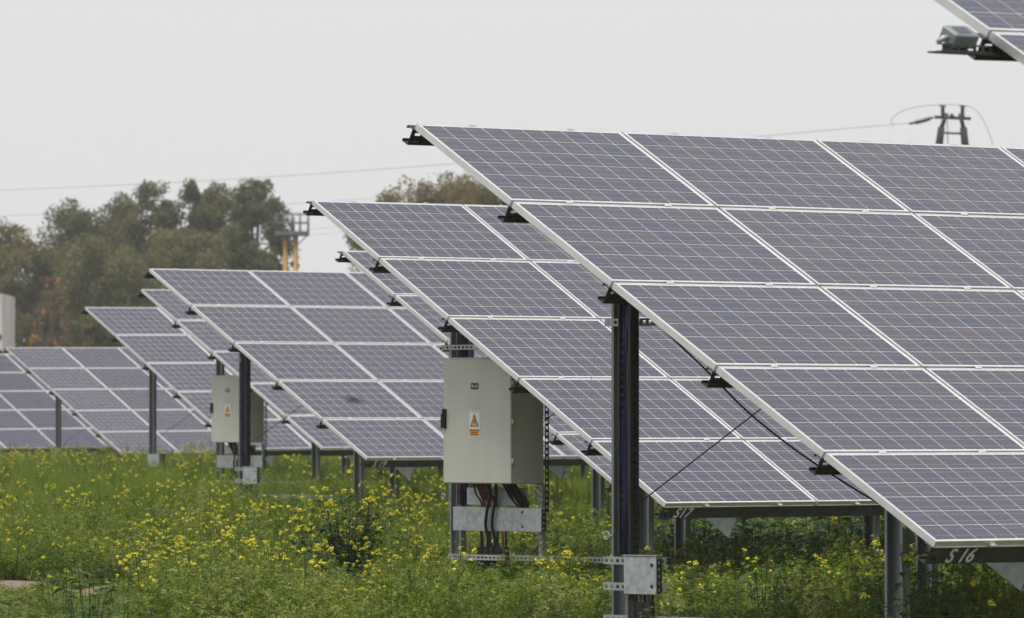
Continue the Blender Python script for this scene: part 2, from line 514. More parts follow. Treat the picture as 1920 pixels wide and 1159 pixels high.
def make_table(k, ncol, c0=0, single_cells=True, single_clamps=True, text=None, label='', wires=True, posts=True):
    O, ex, eu, t, dy = frame_of(k)
    n = ex.cross(eu).normalized()
    if c0: O = O + ex * PW * c0; ncol -= c0
    eh = Vector((-math.sin(dy), math.cos(dy), 0)); ev = Vector((0, 0, 1))
    g = gh(O.x, O.y)
    root = empty('solar_table', (O.x, O.y, g))
    tag(root, label, 'solar panels', 'tilted rows of solar panels in the meadow')
    inv = Matrix.Translation(-Vector((O.x, O.y, g)))
    T = Table(); T.O, T.ex, T.eu, T.n, T.eh, T.t, T.root, T.inv, T.g = O, ex, eu, n, eh, t, root, inv, g
    TABLES[k] = T
    PM = inv @ plane_m(O, ex, eu, n)
    # modules
    joined = []
    for c in range(ncol):
        for r in range(5):
            jit = rngc.uniform(-.0015, .0015)
            base = PM @ Matrix.Translation((c * PW, r * PH, jit))
            mo = link('solar_module', FRAME, root, base)
            link('backsheet', BACK, mo)
            mt = rngc.uniform(-.2, .2)
            for i in range(10):
                for j in range(6):
                    tint = min(.999, max(0, rngc.gauss(.5, .26) + mt))
                    p = (CX0 + i * (CW + CG), CY0 + j * (CH + CG), -.0025)
                    if single_cells and c == 0:
                        link('solar_cell', CELL_MESH[int(tint * 12)], mo, Matrix.Translation(p))
                    else:
                        joined.append((Vector((c * PW + p[0], r * PH + p[1], p[2] + jit)), X3, Y3, Z3, tint))
    if joined:
        o = link('solar_cells', cell_geom(joined), root, PM)
        tag(o, kind='stuff')
    # clamps
    jm = MB()
    for c in range(ncol):
        for a in (.27, .755):
            for r in range(6):
                e = r in (0, 5)
                m = Matrix.Translation((c * PW + a * MW, (0 if r == 0 else 5 * PH - GAP if r == 5 else r * PH - GAP / 2 - .001), 0))
                if r == 5: m = m @ Matrix.Rotation(math.pi, 4, 'Z')
                if single_clamps:
                    link('end_clamp' if e else 'clamp', ECLAMP if e else CLAMP, root, PM @ m)
                else:
                    me = ECLAMP if e else CLAMP
                    jm.add([m @ v.co for v in me.vertices], [tuple(p.vertices) for p in me.polygons])
    if not single_clamps:
        tag(jm.build('clamps', M_ALU, root, PM), kind='stuff')
    Ltot = ncol * PW
    # purlins: C sections, web towards the low side
    for r in range(6):
        u = r * PH - (GAP / 2 if 0 < r < 5 else 0) + (.006 if r == 0 else 0) - (GAP + .002 if r == 5 else 0)
        mb = MB()
        # web with slotted holes near the end
        t_ = .003; top, bot = -.0405, -.146
        x0 = -.012
        def web(a, b, z0, z1): mb.box(a, b, u, u + t_, z0, z1)
        web(x0, x0 + .03, bot, top); 
        web(x0 + .03, x0 + .075, bot, bot + .022); web(x0 + .03, x0 + .075, bot + .040, bot + .062); web(x0 + .03, x0 + .075, bot + .080, top)
        web(x0 + .075, Ltot + .012, bot, top)
        mb.box(x0, Ltot + .012, u + t_, u + .058, bot, bot + t_)
        mb.box(x0, Ltot + .012, u + t_, u + .058, top - t_, top)
        mb.box(x0, Ltot + .012, u + .055, u + .058, bot + t_, bot + .018)
        mb.box(x0, Ltot + .012, u + .055, u + .058, top - .018, top - t_)
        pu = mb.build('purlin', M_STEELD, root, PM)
        if r == 0 and text:
            me = text_mesh(text, .122, M_CHALK, shear=.32, bold=.0022)
            mm = plane_m(Vector((.13, u - .0015, -.136)), X3, Z3, -Y3)
            link('chalk_number', me, pu, mm)
    # rafters and posts
    k_ = 0
    a = .72
    while a < Ltot:
        mb = MB()
        u0, u1 = .02, 5 * PH - .06
        mb.prof([(.055, -.149 - .19 + .018), (.055, -.149 - .19), (0, -.149 - .19), (0, -.149), (.055, -.149), (.055, -.149 - .018)], .004,
                (a + .125, u0, 0), X3, Z3, (0, u1 - u0, 0))
        ra = mb.build('rafter', M_STEEL, root, PM)
        mb = MB()
        for r in range(6):
            uu = min(max(r * PH, .045), 5 * PH - .09)
            mb.box(a + .183, a + .255, uu + .01, uu + .05, -.1535, -.1485)
            mb.tube([(a + .215, uu - .012, -.165), (a + .215, uu - .012, -.12)], .008, 6)
        mb.build('purlin_bracket', M_ZINC, ra)
        for d in (1.09, 3.41):
            ud = d / math.cos(t)
            mb = MB(); mb.box(a + .083, a + .1245, ud - .16, ud + .02, -.32, -.18); mb.build('post_bracket', M_STEEL, ra)
        for d in (1.09, 3.41):
            P0 = O + ex * (a + .08) + eh * d
            gz = gh(P0.x, P0.y)
            ztop = O.z + (ex.z) * a + d * math.tan(t) - .25
            mb = MB()
            h = .07
            mb.prof([(-.055, -h + .018), (-.055, -h), (0, -h), (0, h), (-.055, h), (-.055, h - .018)], .004,
                    P0 - Vector((0, 0, P0.z)) + Vector((0, 0, gz - .6)), ex.xy.to_3d().normalized(), eh, (0, 0, ztop - gz + .6))
            mb.build('post', M_POST, root, inv)
        k_ += 1
        a += 2.53
    T.Ltot = Ltot
    if wires and Ltot > 3.6:
        def at(aa, d, h): return O + ex * aa + eh * d + ev * h
        mb = MB()
        mb.tube([at(.83, 3.30, .19), at(3.25, 3.30, 1.56)], .0045, 5)
        mb.build('brace_rod', M_DARKIRON, root, inv)
    return T

make_table(0, 4, text=None, label='solar table nearest the camera, only its left edge showing at the top right', wires=False)
make_table(1, 6, text='S 16', label='large solar table marked S 16 in front of the others on the right')
make_table(2, 6, text='S17', label='solar table marked S17 behind the grey cabinet with the R10 plate')
make_table(3, 6, text=None, label='solar table mostly hidden behind the S17 table, only its slanted left edge showing')
make_table(4, 6, text='S 19', label='solar table with the tall blue cable tray in front of the smaller cabinet')
make_table(5, 6, single_cells=False, single_clamps=False, label='solar table whose rear post carries the smaller grey cabinet')
make_table(6, 5, single_cells=False, single_clamps=False, label='solar table whose thin rear post holds a small zinc box')
make_table(7, 7, single_cells=False, single_clamps=False, label='low far solar table with three panel columns at the left')
make_table(8, 11, c0=3, single_cells=False, single_clamps=False, label='farthest solar table, cut off by the left edge of the picture')

def make_smudge():  # see-through dark decal on the panel, standing in for an out-of-focus insect
    T = TABLES[4]
    m, nt, b = newmat('insect_blur_film')
    b.inputs['Base Color'].default_value = (.02, .018, .018, 1); b.inputs['Roughness'].default_value = .9
    b.inputs['Specular IOR Level'].default_value = .1
    tr = N(nt, 'ShaderNodeBsdfTransparent'); ms = N(nt, 'ShaderNodeMixShader')
    at = N(nt, 'ShaderNodeAttribute'); at.attribute_name = 'cover'
    no = N(nt, 'ShaderNodeTexNoise'); no.inputs['Scale'].default_value = 35
    mu = N(nt, 'ShaderNodeMath', operation='MULTIPLY'); nt.links.new(at.outputs['Fac'], mu.inputs[0]); nt.links.new(no.outputs['Fac'], mu.inputs[1])
    nt.links.new(mu.outputs[0], ms.inputs[0]); nt.links.new(tr.outputs[0], ms.inputs[1]); nt.links.new(b.outputs[0], ms.inputs[2])
    nt.links.new(ms.outputs[0], nt.nodes['Material Output'].inputs['Surface'])
    rg = random.Random(3); V = [(0, 0, 0)]; F = []; C = [1.3]; n = 18
    for ring, (rad, cv) in enumerate(((.05, .95), (.10, .35), (.15, 0.0))):
        for i in range(n):
            a = 6.2832 * i / n; r = rad * rg.uniform(.7, 1.3)
            V.append((r * math.cos(a) * 1.2, r * math.sin(a) * .9, 0)); C.append(cv)
    for i in range(n):
        j = (i + 1) % n
        F.append((0, 1 + i, 1 + j))
        for q in (0, 1): F.append((1 + q * n + i, 1 + (q + 1) * n + i, 1 + (q + 1) * n + j, 1 + q * n + j))
    me = bpy.data.meshes.new('insect_blur_spot'); me.from_pydata(V, [], F); me.materials.append(m)
    a = me.attributes.new('cover', 'FLOAT', 'POINT'); a.data.foreach_set('value', C)
    link('insect_blur_spot', me, T.root, T.inv @ plane_m(T.O, T.ex, T.eu, T.n) @ Matrix.Translation((.86, 1.50, .0015)))
make_smudge()

def tl(k):
    """matrix from (row, depth, height) of table k's lower left corner to world"""
    T = TABLES[k]
    exh = T.ex.xy.to_3d().normalized()
    return plane_m(T.O, exh, T.eh, Vector((0, 0, 1)))

# sagging cable under the S16 table
def curve_pts(pts, n=6):
    out = []
    P = [Vector(p) for p in pts]
    for i in range(len(P) - 1):
        p0, p1, p2, p3 = P[max(i - 1, 0)], P[i], P[i + 1], P[min(i + 2, len(P) - 1)]
        for j in range(n):
            s = j / n
            out.append(.5 * ((2 * p1) + (p2 - p0) * s + (2 * p0 - 5 * p1 + 4 * p2 - p3) * s * s + (3 * p1 - p0 - 3 * p2 + p3) * s ** 3))
    out.append(P[-1])
    return out
T1 = TABLES[1]
mb = MB()
mb.tube(curve_pts([(.83, 3.41, 1.36), (1.08, 3.41, 1.216), (1.468, 3.41, .947), (1.775, 3.41, .723), (2.13, 3.41, .513), (2.489, 3.41, .333), (2.9, 3.41, .15), (3.30, 3.41, .0)]), .0058, 6)
o = mb.build('sagging_cable', M_CABLE, None, tl(1))
tag(o, 'black cable sagging beneath the S 16 table from its tall cable tray post', 'cable')

# ------------------------------------------------------------------ cable riser (tray + junction box) on rear posts
def ubox(mb, a0, a1, d0, d1, h0, h1, mi=0): mb.box(a0, a1, d0, d1, h0, h1, mi)

def make_riser(k, label, seed):
    rg = random.Random(seed)
    M = tl(k); T = TABLES[k]
    base = T.O + T.ex * .7 + T.eh * 3.27
    g = gh(base.x, base.y)
    root = empty('cable_riser', (base.x, base.y, g))
    tag(root, label, 'cable tray', 'cable risers on table posts')
    L = Matrix.Translation((-base.x, -base.y, -g)) @ M
    top = 1.36
    mb = MB()
    d0, d1 = 3.235, 3.345
    mb.box(.738, .741, d0, d1, -.13, top)                      # base plate
    mb.strut((.675, d0, -.13), (0, 0, top + .13), (.062, 0, 0), (0, .004, 0), sp=.05, hole=.018, hw=.28)
    mb.strut((.675, d1 - .004, -.13), (0, 0, top + .13), (.062, 0, 0), (0, .004, 0), sp=.05, hole=.018, hw=.28)
    mb.box(.672, .6755, d0, d0 + .012, -.13, top)
    mb.box(.672, .6755, d1 - .012, d1, -.13, top)
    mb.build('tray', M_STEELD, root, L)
    mats = [M_CABLEB, M_CABLEB, M_CABLE, M_CABLEB, M_CABLEB, M_CABLE, M_CABLER]
    for i in range(7):
        dd = d0 + .094 - .0128 * i
        pts = []
        for j in range(9):
            z = -.12 + j / 8 * (top - .02 + .12)
            pts.append((.70 + rg.uniform(-.008, .008), dd + rg.uniform(-.005, .005), z))
        mb = MB(); mb.tube(pts, .0105, 6)
        mb.build('cable', mats[i], root, L)
    if k == 1:
        mb = MB()
        mb.tube(curve_pts([(.70, d0 + .03, .55), (.682, d0 + .022, .78), (.672, d0 + .018, .92), (.682, d0 + .022, 1.06), (.70, d0 + .03, 1.3)], 4), .008, 6)
        mb.build('loose_red_cable', M_CABLER, root, L)
        mb = MB()
        mb.tube(curve_pts([(.69, 3.55, 1.225), (.688, 3.56, 1.08), (.69, 3.60, .93), (.69, 3.605, .86)], 4), .0016, 4)
        mb.build('string', M_WHITE, root, L)
    # strut brackets
    def strut(dlo, dhi, h, nm='bracket', x=.66, wd=.045, mat=M_STRUT):
        mb = MB()
        mb.strut((x, dlo, h - wd / 2), (0, dhi - dlo, 0), (0, 0, wd), (.035, 0, 0), sp=.05, hole=.026, hw=.42)
        mb.build(nm, mat, root, L)
    strut(3.352, 3.495, 1.245, x=.700)
    strut(3.00, 3.188, 1.245, x=.700, mat=M_STEELD)
    strut(2.88, 3.43, -.165, x=.632)
    strut(2.88, 3.43, -.318, x=.632)
    strut(1.2, 3.43, -.51, 'ground_rail', x=.63)
    # junction box
    mb = MB()
    mb.bev(.585, .628, 2.915, 3.20, -.36, -.135, .004)
    jb = mb.build('junction_box', M_ZINC, root, L)
    mb = MB()
    mb.strut((.587, 2.9145, -.35), (0, 0, .20), (.04, 0, 0), (0, -.006, 0), sp=.04, hole=.02, hw=.5)
    mb.build('perforated_side', M_STEELD, jb)
    mb = MB(); mb.box(.580, .630, 2.905, 3.205, -.133, -.128); mb.build('lid_flange', M_ZINC, jb)
    for hz in (-.185, -.31):
        mb = MB(); mb.tube([(.5845, 2.95, hz), (.578, 2.95, hz)], .011, 8); mb.build('bolt', M_DARKIRON, jb)
    # cables out of the box into the conduit ends
    cm = [M_CABLE, M_CABLE, M_CABLER, M_CABLE, M_CABLEB, M_CABLE]
    for i in range(6):
        dd = 3.15 - i * .035
        mb = MB()
        mb.tube(curve_pts([(.61, dd, -.35), (.605 + rg.uniform(-.01, .01), dd - .01 + rg.uniform(-.01, .01), -.42), (.603, dd - .02, -.44)], 4), .011, 6)
        mb.build('cable_tail', cm[i], root, L)
    for i in range(3):
        mb = MB()
        dd = 3.13 - i * .07
        mb.tube([(.605, dd, g - 1.2 - T.O.z + .6), (.600, dd, -.405)], .034, 10)
        mb.build('conduit', M_BLACK, root, L)
    # eyelet bolt on the post's free side
    mb = MB()
    c = Vector((.70, 3.475, -.02))
    ring = [c + Vector((0, .024 * math.cos(q), .024 * math.sin(q))) for q in np.linspace(0, 2 * math.pi, 13)]
    mb.tube(ring, .006, 6, cap=False)
    mb.tube([c + Vector((0, -.024, 0)), c + Vector((.01, -.05, 0))], .006, 6)
    mb.build('eye_bolt', M_STRUT, root, L)
    return root
make_riser(1, 'tall perforated cable tray with zinc junction box on the S 16 table\'s rear post', 3)
make_riser(4, 'perforated tray of blue and red cables standing before the smaller grey cabinet', 4)

# thin tray up the S17 rear post and the small box on the far table's post
def make_short_tray():
    M = tl(2); T = TABLES[2]
    base = T.O + T.ex * .7 + T.eh * 3.25
    g = gh(base.x, base.y)
    root = empty('cable_riser', (base.x, base.y, g))
    tag(root, 'dark cable tray on the post behind the grey R10 cabinet', 'cable tray', 'cable risers on table posts')
    L = Matrix.Translation((-base.x, -base.y, -g)) @ M
    mb = MB()
    mb.box(.738, .741, 3.17, 3.335, -.05, 1.38)
    mb.box(.69, .7378, 3.17, 3.174, -.05, 1.38); mb.box(.69, .7378, 3.331, 3.335, -.05, 1.38)
    mb.build('tray', M_STEEL, root, L)
    for i in range(5):
        mb = MB(); mb.tube([(.715, 3.195 + i * .027, -.05), (.712, 3.195 + i * .027, .6), (.715, 3.195 + i * .027, 1.36)], .012, 6)
        mb.build('cable', M_CABLEB if i < 4 else M_CABLER, root, L)
    mb = MB()
    mb.strut((.65, 2.98, 1.235), (0, .50, 0), (0, 0, .042), (.035, 0, 0), sp=.05, hole=.026, hw=.42)
    mb.build('bracket', M_STRUT, root, L)
make_short_tray()

def make_post_box():
    M = tl(6); T = TABLES[6]
    base = T.O + T.ex * .65 + T.eh * 3.2
    g = gh(base.x, base.y)
    root = empty('junction_box', (base.x, base.y, g))
    tag(root, 'small zinc junction box low on the thin post left of the smaller cabinet', 'junction box')
    L = Matrix.Translation((-base.x, -base.y, -g)) @ M
    mb = MB(); mb.bev(.60, .68, 3.02, 3.345, -.33, -.10, .004); mb.build('box_body', M_ZINC, root, L)
    mb = MB(); mb.box(.605, .69, 2.955, 3.0175, -.31, -.10); mb.build('side_channel', M_STEELD, root, L)
    mb = MB(); mb.tube(curve_pts([(.64, 3.1, -.33), (.64, 3.08, -.45), (.66, 3.02, -.62)], 4), .03, 7); mb.build('cable_tail', M_CABLE, root, L)
    mb = MB(); mb.strut((.68, 3.0, -.30), (0, .45, 0), (0, 0, .04), (.03, 0, 0), sp=.05, hole=.026, hw=.42); mb.build('bracket', M_STRUT, root, L)
make_post_box()

# ------------------------------------------------------------------ electrical cabinets
def sign_mesh():
    """warning sign lying in the (y', z) plane: local x to the right, y up, z outwards"""
    mb = MB()
    w, h = .100, .215
    mb.box(0, w, 0, h, 0, .0015, 0)
    mb.box(.006, w - .006, .008, .066, .0016, .0024, 1)            # orange field
    def tri(x, y, s, z0, z1, mi):
        vs = [(x - s, y, z0), (x + s, y, z0), (x, y + 2.55 * s, z0), (x - s, y, z1), (x + s, y, z1), (x, y + 2.55 * s, z1)]
        mb.add(vs, [(3, 4, 5), (0, 1, 4, 3), (1, 2, 5, 4), (2, 0, 3, 5)], mi)
    tri(.050, .083, .042, .0016, .0022, 2)
    tri(.050, .089, .0315, .0023, .0029, 3)
    # flash
    fl = [(.056, .148), (.040, .122), (.050, .122), (.044, .096), (.062, .128), (.052, .128), (.060, .148)]
    mb.add([(a, b, .0034) for a, b in fl], [(0, 1, 2, 5, 6), (2, 3, 4, 5)], 2)
    mb.box(.008, w - .008, h - .010, h - .007, .0016, .0022, 2)
    for (x0, y0, x1) in ((0.006, .066, w - .006),):
        pass
    return mb.mesh('warning_sign', [M_WHITE, M_ORG, M_INK, M_YEL])
def join_text(me, body, size, x, y, z, mi):
    tm = text_mesh(body, size, M_INK, ext=.0004, res=2)
    mb = MB()
    for p in me.polygons: mb.add([me.vertices[i].co for i in p.vertices], [tuple(range(len(p.vertices)))], p.material_index)
    w = max(v.co.x for v in tm.vertices)
    for p in tm.polygons: mb.add([tm.vertices[i].co + Vector((x - w / 2, y, z)) for i in p.vertices], [tuple(range(len(p.vertices)))], mi)
    return mb, w
def full_sign():
    me = sign_mesh()
    mats = [M_WHITE, M_ORG, M_INK, M_YEL]
    for body, size, y in (('NIE DOTYKAĆ', .0155, .047), ('URZĄDZENIE', .0115, .031), ('ELEKTRYCZNE', .0115, .016)):
        mb, w = join_text(me, body, size, .05, y, .0030, 2)
        me = mb.mesh('warning_sign', mats)
    return me
SIGN = full_sign()
def plate_mesh(body):
    mb = MB()
    mb.box(0, .072, 0, .052, 0, .002, 0)
    me = mb.mesh('number_plate', [M_INK, M_WHITE])
    if body:
        mb, w = join_text(me, body, .036, .036, .013, .0026, 1)
    else:
        mb = MB(); mb.box(0, .072, 0, .052, 0, .002, 0); mb.box(.018, .054, .018, .034, .0021, .0026, 1)
    return mb.mesh('number_plate', [M_INK, M_WHITE])

def make_cabinet(k, label, plate, seed, dz=0.0):
    rg = random.Random(seed)
    M = tl(k) @ Matrix.Translation((0, 0, dz)); T = TABLES[k]
    base = T.O + T.ex * .6 + T.eh * 2.7
    g = gh(base.x, base.y)
    root = empty('electrical_cabinet', (base.x, base.y, g))
    tag(root, label, 'electrical cabinet', 'grey electrical cabinets under the solar tables')
    L = Matrix.Translation((-base.x, -base.y, -g)) @ M
    dl, dr = 3.138, 2.290
    b0, b1 = .127, 1.160
    mb = MB(); mb.bev(.40, .742, dr + .006, dl - .006, b0 + .004, b1 - .004, .006)
    body = mb.build('body', M_CAB, root, L)
    mb = MB(); mb.box(.3965, .74, dr - .004, dl + .002, b1 - .003, b1 + .006); mb.build('rain_lid', M_CAB, body)
    mb = MB(); mb.bev(.378, .399, dr, dl, b0 + .008, b1 - .008, .005)
    door = mb.build('door', M_CAB, root, L)
    mb = MB()
    mb.bev(.350, .3775, dl - .045, dl - .012, .585, .745, .004); mb.box(.36, .39, dl + .0005, dl + .012, .585, .70)
    mb.build('latch', M_BLACK, door)
    for z in (.315, .635, .955):
        mb = MB(); mb.tube([(.392, dr - .010, z - .022), (.392, dr - .010, z + .022)], .009, 8)
        mb.build('hinge', M_CAB, door)
    # plates: x right = -depth, y = up, z outwards = -row
    def face(d, h): return plane_m(Vector((.3775, d, h)), Vector((0, -1, 0)), Vector((0, 0, 1)), Vector((-1, 0, 0)))
    link('number_plate', plate_mesh(plate), door, face(2.785, .905) @ Matrix.Diagonal((1.28, 1, 1, 1)))
    link('warning_sign', SIGN, door, face(2.805, .515) @ Matrix.Diagonal((1.28, 1, 1, 1)))
    # stand: struts, cover plate, mounting plate, rail
    def strut_v(d, h0, h1, a=.70):
        mb = MB(); mb.strut((a, d, h0), (0, 0, h1 - h0), (0, -.04, 0), (.03, 0, 0), sp=.05, hole=.026, hw=.42)
        mb.build('strut', M_STRUT, root, L)
    strut_v(3.00 - .02, -.47, .12); strut_v(2.31, -.47, .12)
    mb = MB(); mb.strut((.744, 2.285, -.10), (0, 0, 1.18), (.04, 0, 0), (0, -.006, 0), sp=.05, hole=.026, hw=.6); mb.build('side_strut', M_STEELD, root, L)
    mb = MB(); mb.box(.655, .66, 2.40, 3.16, -.045, .095); mb.build('mounting_plate', M_ZINC, root, L)
    mb = MB(); mb.bev(.60, .65, 2.165, 3.276, -.262, -.065, .004)
    cov = mb.build('cover_plate', M_ZINC, root, L)
    mb = MB(); mb.strut((.601, 2.1645, -.255), (0, 0, .18), (.046, 0, 0), (0, -.006, 0), sp=.045, hole=.022, hw=.5); mb.build('perforated_side', M_STEELD, cov)
    for hz in (-.10, -.22):
        mb = MB(); mb.tube([(.5995, 2.40, hz), (.594, 2.40, hz)], .010, 8); mb.build('bolt', M_DARKIRON, cov)
    mb = MB(); mb.strut((.62, 1.10, -.50), (0, 2.26, 0), (0, 0, .045), (.035, 0, 0), sp=.05, hole=.026, hw=.42)
    mb.build('ground_rail', M_STRUT, root, L)
    mb = MB(); mb.strut((.55, 2.56, -.50), (0, .52, 0), (0, 0, .045), (.030, 0, 0), sp=.05, hole=.03, hw=.30)
    mb.build('cable_rail', M_STRUT, root, L)
    # red and black bundles from the floor of the cabinet behind the cover plate
    for i in range(9):
        d0 = 2.98 - i * .022
        mb = MB()
        mb.tube(curve_pts([(.58, d0, .135), (.61 + rg.uniform(-.02, .02), d0 - .015 + rg.uniform(-.02, .02), .05), (.625, d0 - .05 + rg.uniform(-.02, .02), -.03), (.628, d0 - .05, -.13)], 4), .0085, 5)
        mb.build('cable', M_CABLER if rg.random() < .8 else M_CABLE, root, L)
    for i in range(9):
        d0 = 2.62 - i * .019
        mb = MB()
        mb.tube(curve_pts([(.58, d0, .135), (.60, d0 - .02 - .02 * rg.random(), .06), (.62, d0 - .07 - .05 * rg.random(), -.02), (.628, 2.42 - .006 * i, -.10)], 4), .0095, 5)
        mb.build('cable', M_CABLE, root, L)
    # two thick cables hanging in front of the cover plate
    for d0, d1 in ((2.775, 2.80), (2.70, 2.72)):
        mb = MB()
        mb.tube(curve_pts([(.57, d0, .135), (.575, d0, .02), (.575, d1 + .02, -.12), (.58, d1 + .03, -.25), (.60, d1 - .035, -.42)], 6), .0125, 8)
        mb.build('thick_cable', M_CABLE, root, L)
    for i in range(7):
        d0 = 2.93 - i * .052 + rg.uniform(-.01, .01)
        mb = MB()
        mb.tube(curve_pts([(.63, d0 + .02, -.255), (.62, d0 + rg.uniform(-.02, .02), -.33), (.615, d0 - .01, -.43)], 4), .011, 6)
        mb.build('cable', M_CABLER if i == 5 else M_CABLE, root, L)
    for i in range(5):
        mb = MB(); d0 = 2.925 - i * .076
        gl = -T.O.z + g - dz - .1
        mb.tube([(.605, d0, gl), (.605, d0, -.395), (.605, d0, -.39)], [.034, .034, .027], 10)
        mb.build('conduit', M_BLACK, root, L)
    # eye bolt
    mb = MB(); c = Vector((.69, 3.50, .02))
    mb.tube([c + Vector((0, .022 * math.cos(q), .022 * math.sin(q))) for q in np.linspace(0, 2 * math.pi, 13)], .006, 6, cap=False)
    mb.build('eye_bolt', M_ZINC, root, L)
    return root
make_cabinet(2, 'large pale grey electrical cabinet with R10 plate and yellow warning triangle', 'R10', 1)
make_cabinet(5, 'smaller looking pale grey electrical cabinet farther back, half behind a cable tray', None, 2, -.06)

# ------------------------------------------------------------------ irradiance sensor on the nearest table
def make_sensor():
    T = TABLES[0]
    PMw = plane_m(T.O, T.ex, T.eu, T.n)
    M = tl(0)
    u = 4 * PH
    p = T.O + T.eu * u
    root = empty('irradiance_sensor', (p.x, p.y, p.z - .15))
    tag(root, 'small grey light sensor on a perforated bar beside the nearest panels', 'sensor')
    inv = Matrix.Translation((-p.x, -p.y, -(p.z - .15)))
    # the bar runs along the row from the purlin; the box on it is tilted like the panels
    c = M.inverted() @ p
    mb = MB()
    mb.strut((-.30, c.y - .012, c.z - .105), (.40, 0, 0), (0, 0, .034), (0, .04, 0), sp=.05, hole=.032, hw=.5)
    mb.box(-.335, .10, c.y - .03, c.y + .045, c.z - .113, c.z - .1055)
    mb.build('perforated_bar', M_STEELD, root, inv @ M)
    q = M @ Vector((-.235, c.y + .05, c.z + .015)) - T.eu * .10 - T.n * .068
    B = inv @ plane_m(q, T.ex, T.eu, T.n)
    mb = MB(); mb.bev(0, .145, 0, .10, .0, .068, .006); hs = mb.build('housing', M_POST, root, B)
    mb = MB(); mb.box(.035, .110, .022, .078, .0685, .070); mb.build('sensor_cell', M_CELL, hs)
    mb = MB(); mb.tube([(-.001, .05, .03), (-.02, .05, .03), (-.045, .05, .005)], .012, 8); mb.build('cable_gland', M_STRUT, hs)
    mb = MB(); mb.box(.02, .125, .03, .07, -.035, -.0005); mb.build('foot', M_STEELD, hs)
make_sensor()

# ------------------------------------------------------------------ background
def at_px(px, py, Z):
    """world point seen at photo pixel (px,py) at forward distance Z"""
    return CAM + (FWD + RIGHT * ((px - 960) / FPX) - UP * ((py - 579.5) / FPX)) * Z

def foliage_mesh(name, pts, nrm, size, asp, rg, mat, tints):
    """leaf-sized quads at pts"""
    n = len(pts)
    a = rg.normal(size=(n, 3)); a /= np.linalg.norm(a, axis=1, keepdims=True)
    a = a * .8 + nrm * .6
    a /= np.linalg.norm(a, axis=1, keepdims=True)
    r = rg.normal(size=(n, 3)); r[:, 2] -= .7
    u = r - a * np.sum(r * a, 1, keepdims=True); u /= np.linalg.norm(u, axis=1, keepdims=True)
    w = np.cross(a, u)
    s = size * rg.uniform(.6, 1.4, (n, 1))
    l = u * s; k = w * s * asp
    V = np.stack([pts - l * .5, pts + k * .5, pts + l * .5, pts - k * .5], 1).reshape(-1, 3)
    F = np.arange(4 * n).reshape(n, 4)
    me = bpy.data.meshes.new(name)
    me.from_pydata(V.tolist(), [], F.tolist())
    me.materials.append(mat)
    at = me.attributes.new('tint', 'FLOAT', 'FACE'); at.data.foreach_set('value', np.clip(tints, 0, 1))
    return me

M_WILLOW = leaf_material('willow_leaf', [(0, (.10, .104, .042)), (.5, (.18, .178, .072)), (.8, (.24, .222, .095)), (1, (.31, .24, .105))], .65, .45, .15)
M_OLIVE = leaf_material('autumn_olive_leaf', [(0, (.10, .092, .024)), (.5, (.18, .155, .042)), (.8, (.24, .19, .055)), (1, (.32, .19, .06))], .6, .45)
M_RED = leaf_material('red_autumn_leaf', [(0, (.11, .035, .024)), (.5, (.17, .055, .03)), (1, (.22, .14, .04))], .6, .25)
M_GOLD = leaf_material('golden_leaf', [(0, (.28, .17, .01)), (1, (.42, .28, .03))], .6, .25)

